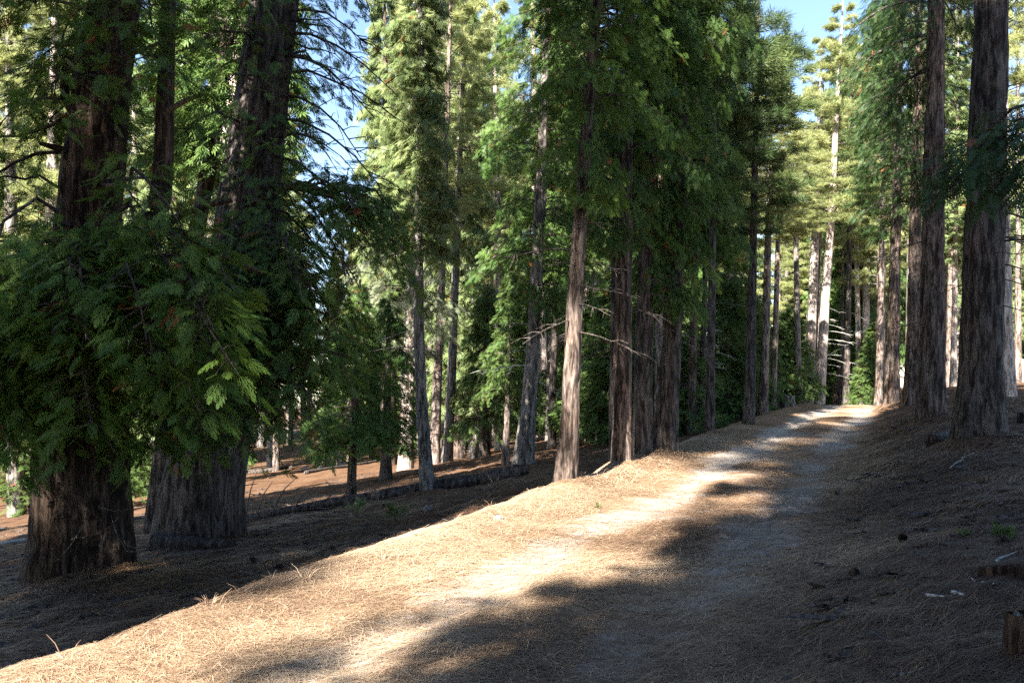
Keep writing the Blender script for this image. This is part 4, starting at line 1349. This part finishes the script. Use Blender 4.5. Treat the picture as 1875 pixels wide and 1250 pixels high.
def seedling(label, u, v, sc, key, n, mat='young_leaf', name='seedling'):
    global RNG
    RNG = np.random.default_rng(int(u))
    x, y, z = hit(u, v)
    mb = MB()
    for k in range(n):
        a = RNG.random() * 6.28; h = RNG.random()
        e = np.array([cos(a) * .09, sin(a) * .09, .1 + .12 * h]) * sc
        mb.tube([(0, 0, -.01), e * .5 + np.array([0, 0, .02 * sc]), e], [.004, .003, .002], 3, 1, .5, False)
        sprays(mb, [np.zeros(3), e * .6, e], 7, TC_M, .34 * sc, .05 * sc, -.2, 0)
    root = thing(name, label, 'seedling', (x, y, z))
    obj('leaves', mb.mesh('leaves', [M[mat], M['bark_dark']]), root)


seedling('small green seedling on the right bank above the pale curved stick', 1836, 996, .5, 'x', 8, 'cedar_tip')
seedling('flat little green sprig left of the seedling on the right bank', 1765, 985, .3, 'x', 5, 'cedar_tip')
seedling('tiny green sprig on the sunlit left side of the path', 1094, 932, .35, 'x', 4)
seedling('green seedling in front of the fallen log', 652, 944, 1.0, 'x', 7, 'young_leaf')
seedling('green sprig in the shade under the slim grey fir', 725, 955, .9, 'x', 5, 'cedar_tip')
seedling('lone sprig by the dark far log in the hollow', 486, 872, 1.1, 'x', 5)


def shrub(label, u, v, sc, seed):
    x, y, z = hit(u, v)
    root = thing('shrub', label, 'shrub', (x, y, z))
    Hc, cm = var('shrub')
    o = obj('foliage', cm, root, (0, 0, -.05)); o.scale = (sc,) * 3; o.rotation_euler = (0, 0, seed)
    mb = MB(); r = random.Random(seed)
    for k in range(6):
        a = r.uniform(0, 6.28)
        mb.tube([(0, 0, -.05), (cos(a) * .1 * sc, sin(a) * .1 * sc, .3 * sc), (cos(a) * .3 * sc, sin(a) * .3 * sc, .7 * sc)], [.02, .014, .006], 5)
    obj('stem', mb.mesh('stem', [M['bark_dark']]), root)


shrub('sunlit light green shrub beside the pale rocks in the hollow', 600, 850, 1.25, 2)
shrub('low green shrub under the row of trunks left of the crest', 1345, 760, 1.0, 3)


def grass():
    mb0 = None
    R = random.Random(12)
    for i, (u, v, w) in enumerate(((385, 1112, 'just over the path edge right of the dark bent branch'), (125, 1212, 'at the bottom left edge of the path'), (560, 1062, 'on the path edge below the charred log'),
                                   (700, 1028, 'on the path edge below the fallen log'), (980, 936, 'beside the foot of the nearest reddish trunk'), (1155, 884, 'at the path edge beside the reddish shaded trunk'), (905, 885, 'above the root end of the fallen log'))):
        x, y, z = hit(u, v)
        mb = MB()
        for k in range(13 if i != 6 else 30):
            a = R.uniform(0, 6.28); L = R.uniform(.06, .16) * (1.8 if i == 6 else 1); b = R.uniform(0, .05)
            p = np.array([cos(a) * b, sin(a) * b, 0])
            e = p + np.array([cos(a) * L * .7, sin(a) * L * .7, L * R.uniform(.4, 1)])
            m = (p + e) / 2 + np.array([0, 0, L * .18])
            mb.tube([p, m, e], [.0035, .0028, .001], 3, 0, R.random(), False)
        o = obj('dry_grass_tuft', mb.mesh('dry_grass_tuft', [GRASS]), None, (x, y, z - .005))
        tag(o, f'dry straw-coloured grass tuft {w}', 'grass tuft', 'dry grass tufts')


GRASS = litter_mat()


def edge_tufts():
    R = random.Random(33)
    for k in range(16):
        s = 6 + 9 * (k + R.random()) / 16
        x, y = ts(R.uniform(-.12, .18), s)
        z = g1(x, y)
        mb = MB()
        for j in range(R.randint(3, 8)):
            a = R.uniform(0, 6.28); L = R.uniform(.05, .15)
            e = np.array([cos(a) * L * .8, sin(a) * L * .8, L * R.uniform(.3, .9)])
            mb.tube([(0, 0, 0), e * .5 + np.array([0, 0, L * .15]), e], [.003, .0024, .001], 3, 0, R.random(), False)
        o = obj('dry_grass_tuft', mb.mesh('dry_grass_tuft', [GRASS]), None, (x, y, z - .004))
        tag(o, 'small wisp of dry grass along the sunlit left edge of the path', 'grass tuft', 'wisps of dry grass along the path edge')


edge_tufts()
grass()

# ================================================================== light, sky, camera
SUN_EL = radians(37.0)
sx, sy = -DX, -DY                                        # the sun stands behind the viewer, along the path
dirn = np.array([sx * cos(SUN_EL), sy * cos(SUN_EL), sin(SUN_EL)])
from mathutils import Vector
sl = bpy.data.lights.new('sun', 'SUN'); sl.energy = 5.0; sl.angle = radians(.5); sl.color = (1, .95, .87)
so = bpy.data.objects.new('sun', sl); COL.objects.link(so)
so.rotation_euler = Vector(-dirn).to_track_quat('-Z', 'Y').to_euler(); so.location = (-20, -40, 40)
w = bpy.data.worlds.new('World'); SC.world = w; w.use_nodes = True
nt = w.node_tree; nt.nodes.clear()
sky = nt.nodes.new('ShaderNodeTexSky'); sky.sky_type = 'NISHITA'; sky.sun_disc = False
sky.sun_elevation = SUN_EL
sky.sun_rotation = math.atan2(sx, sy)
sky.altitude = 1200; sky.air_density = 1.0; sky.dust_density = .6; sky.ozone_density = 1.0
bg = nt.nodes.new('ShaderNodeBackground'); bg.inputs['Strength'].default_value = .06
ou = nt.nodes.new('ShaderNodeOutputWorld')
nt.links.new(sky.outputs[0], bg.inputs[0]); nt.links.new(bg.outputs[0], ou.inputs[0])

cam = bpy.data.cameras.new('camera'); cam.lens = 28; cam.sensor_width = 36; cam.sensor_fit = 'HORIZONTAL'
cam.shift_y = (HV - 625) / 1875
cam.clip_end = 1000
co = bpy.data.objects.new('camera', cam); COL.objects.link(co)
co.location = (0, 0, EYE); co.rotation_euler = (radians(90), 0, 0)
SC.camera = co
SC.view_settings.view_transform = 'Standard'; SC.view_settings.look = 'None'
SC.view_settings.exposure = 2.8; SC.view_settings.gamma = 1
SC.cycles.max_bounces = 6; SC.cycles.diffuse_bounces = 3; SC.cycles.glossy_bounces = 2; SC.cycles.transmission_bounces = 4
SC.cycles.use_denoising = False
SC.cycles.sample_clamp_indirect = 4
SC.cycles.denoiser = 'OPENIMAGEDENOISE'
SC.cycles.denoising_input_passes = 'RGB_ALBEDO_NORMAL'
SC.cycles.denoising_prefilter = 'ACCURATE'
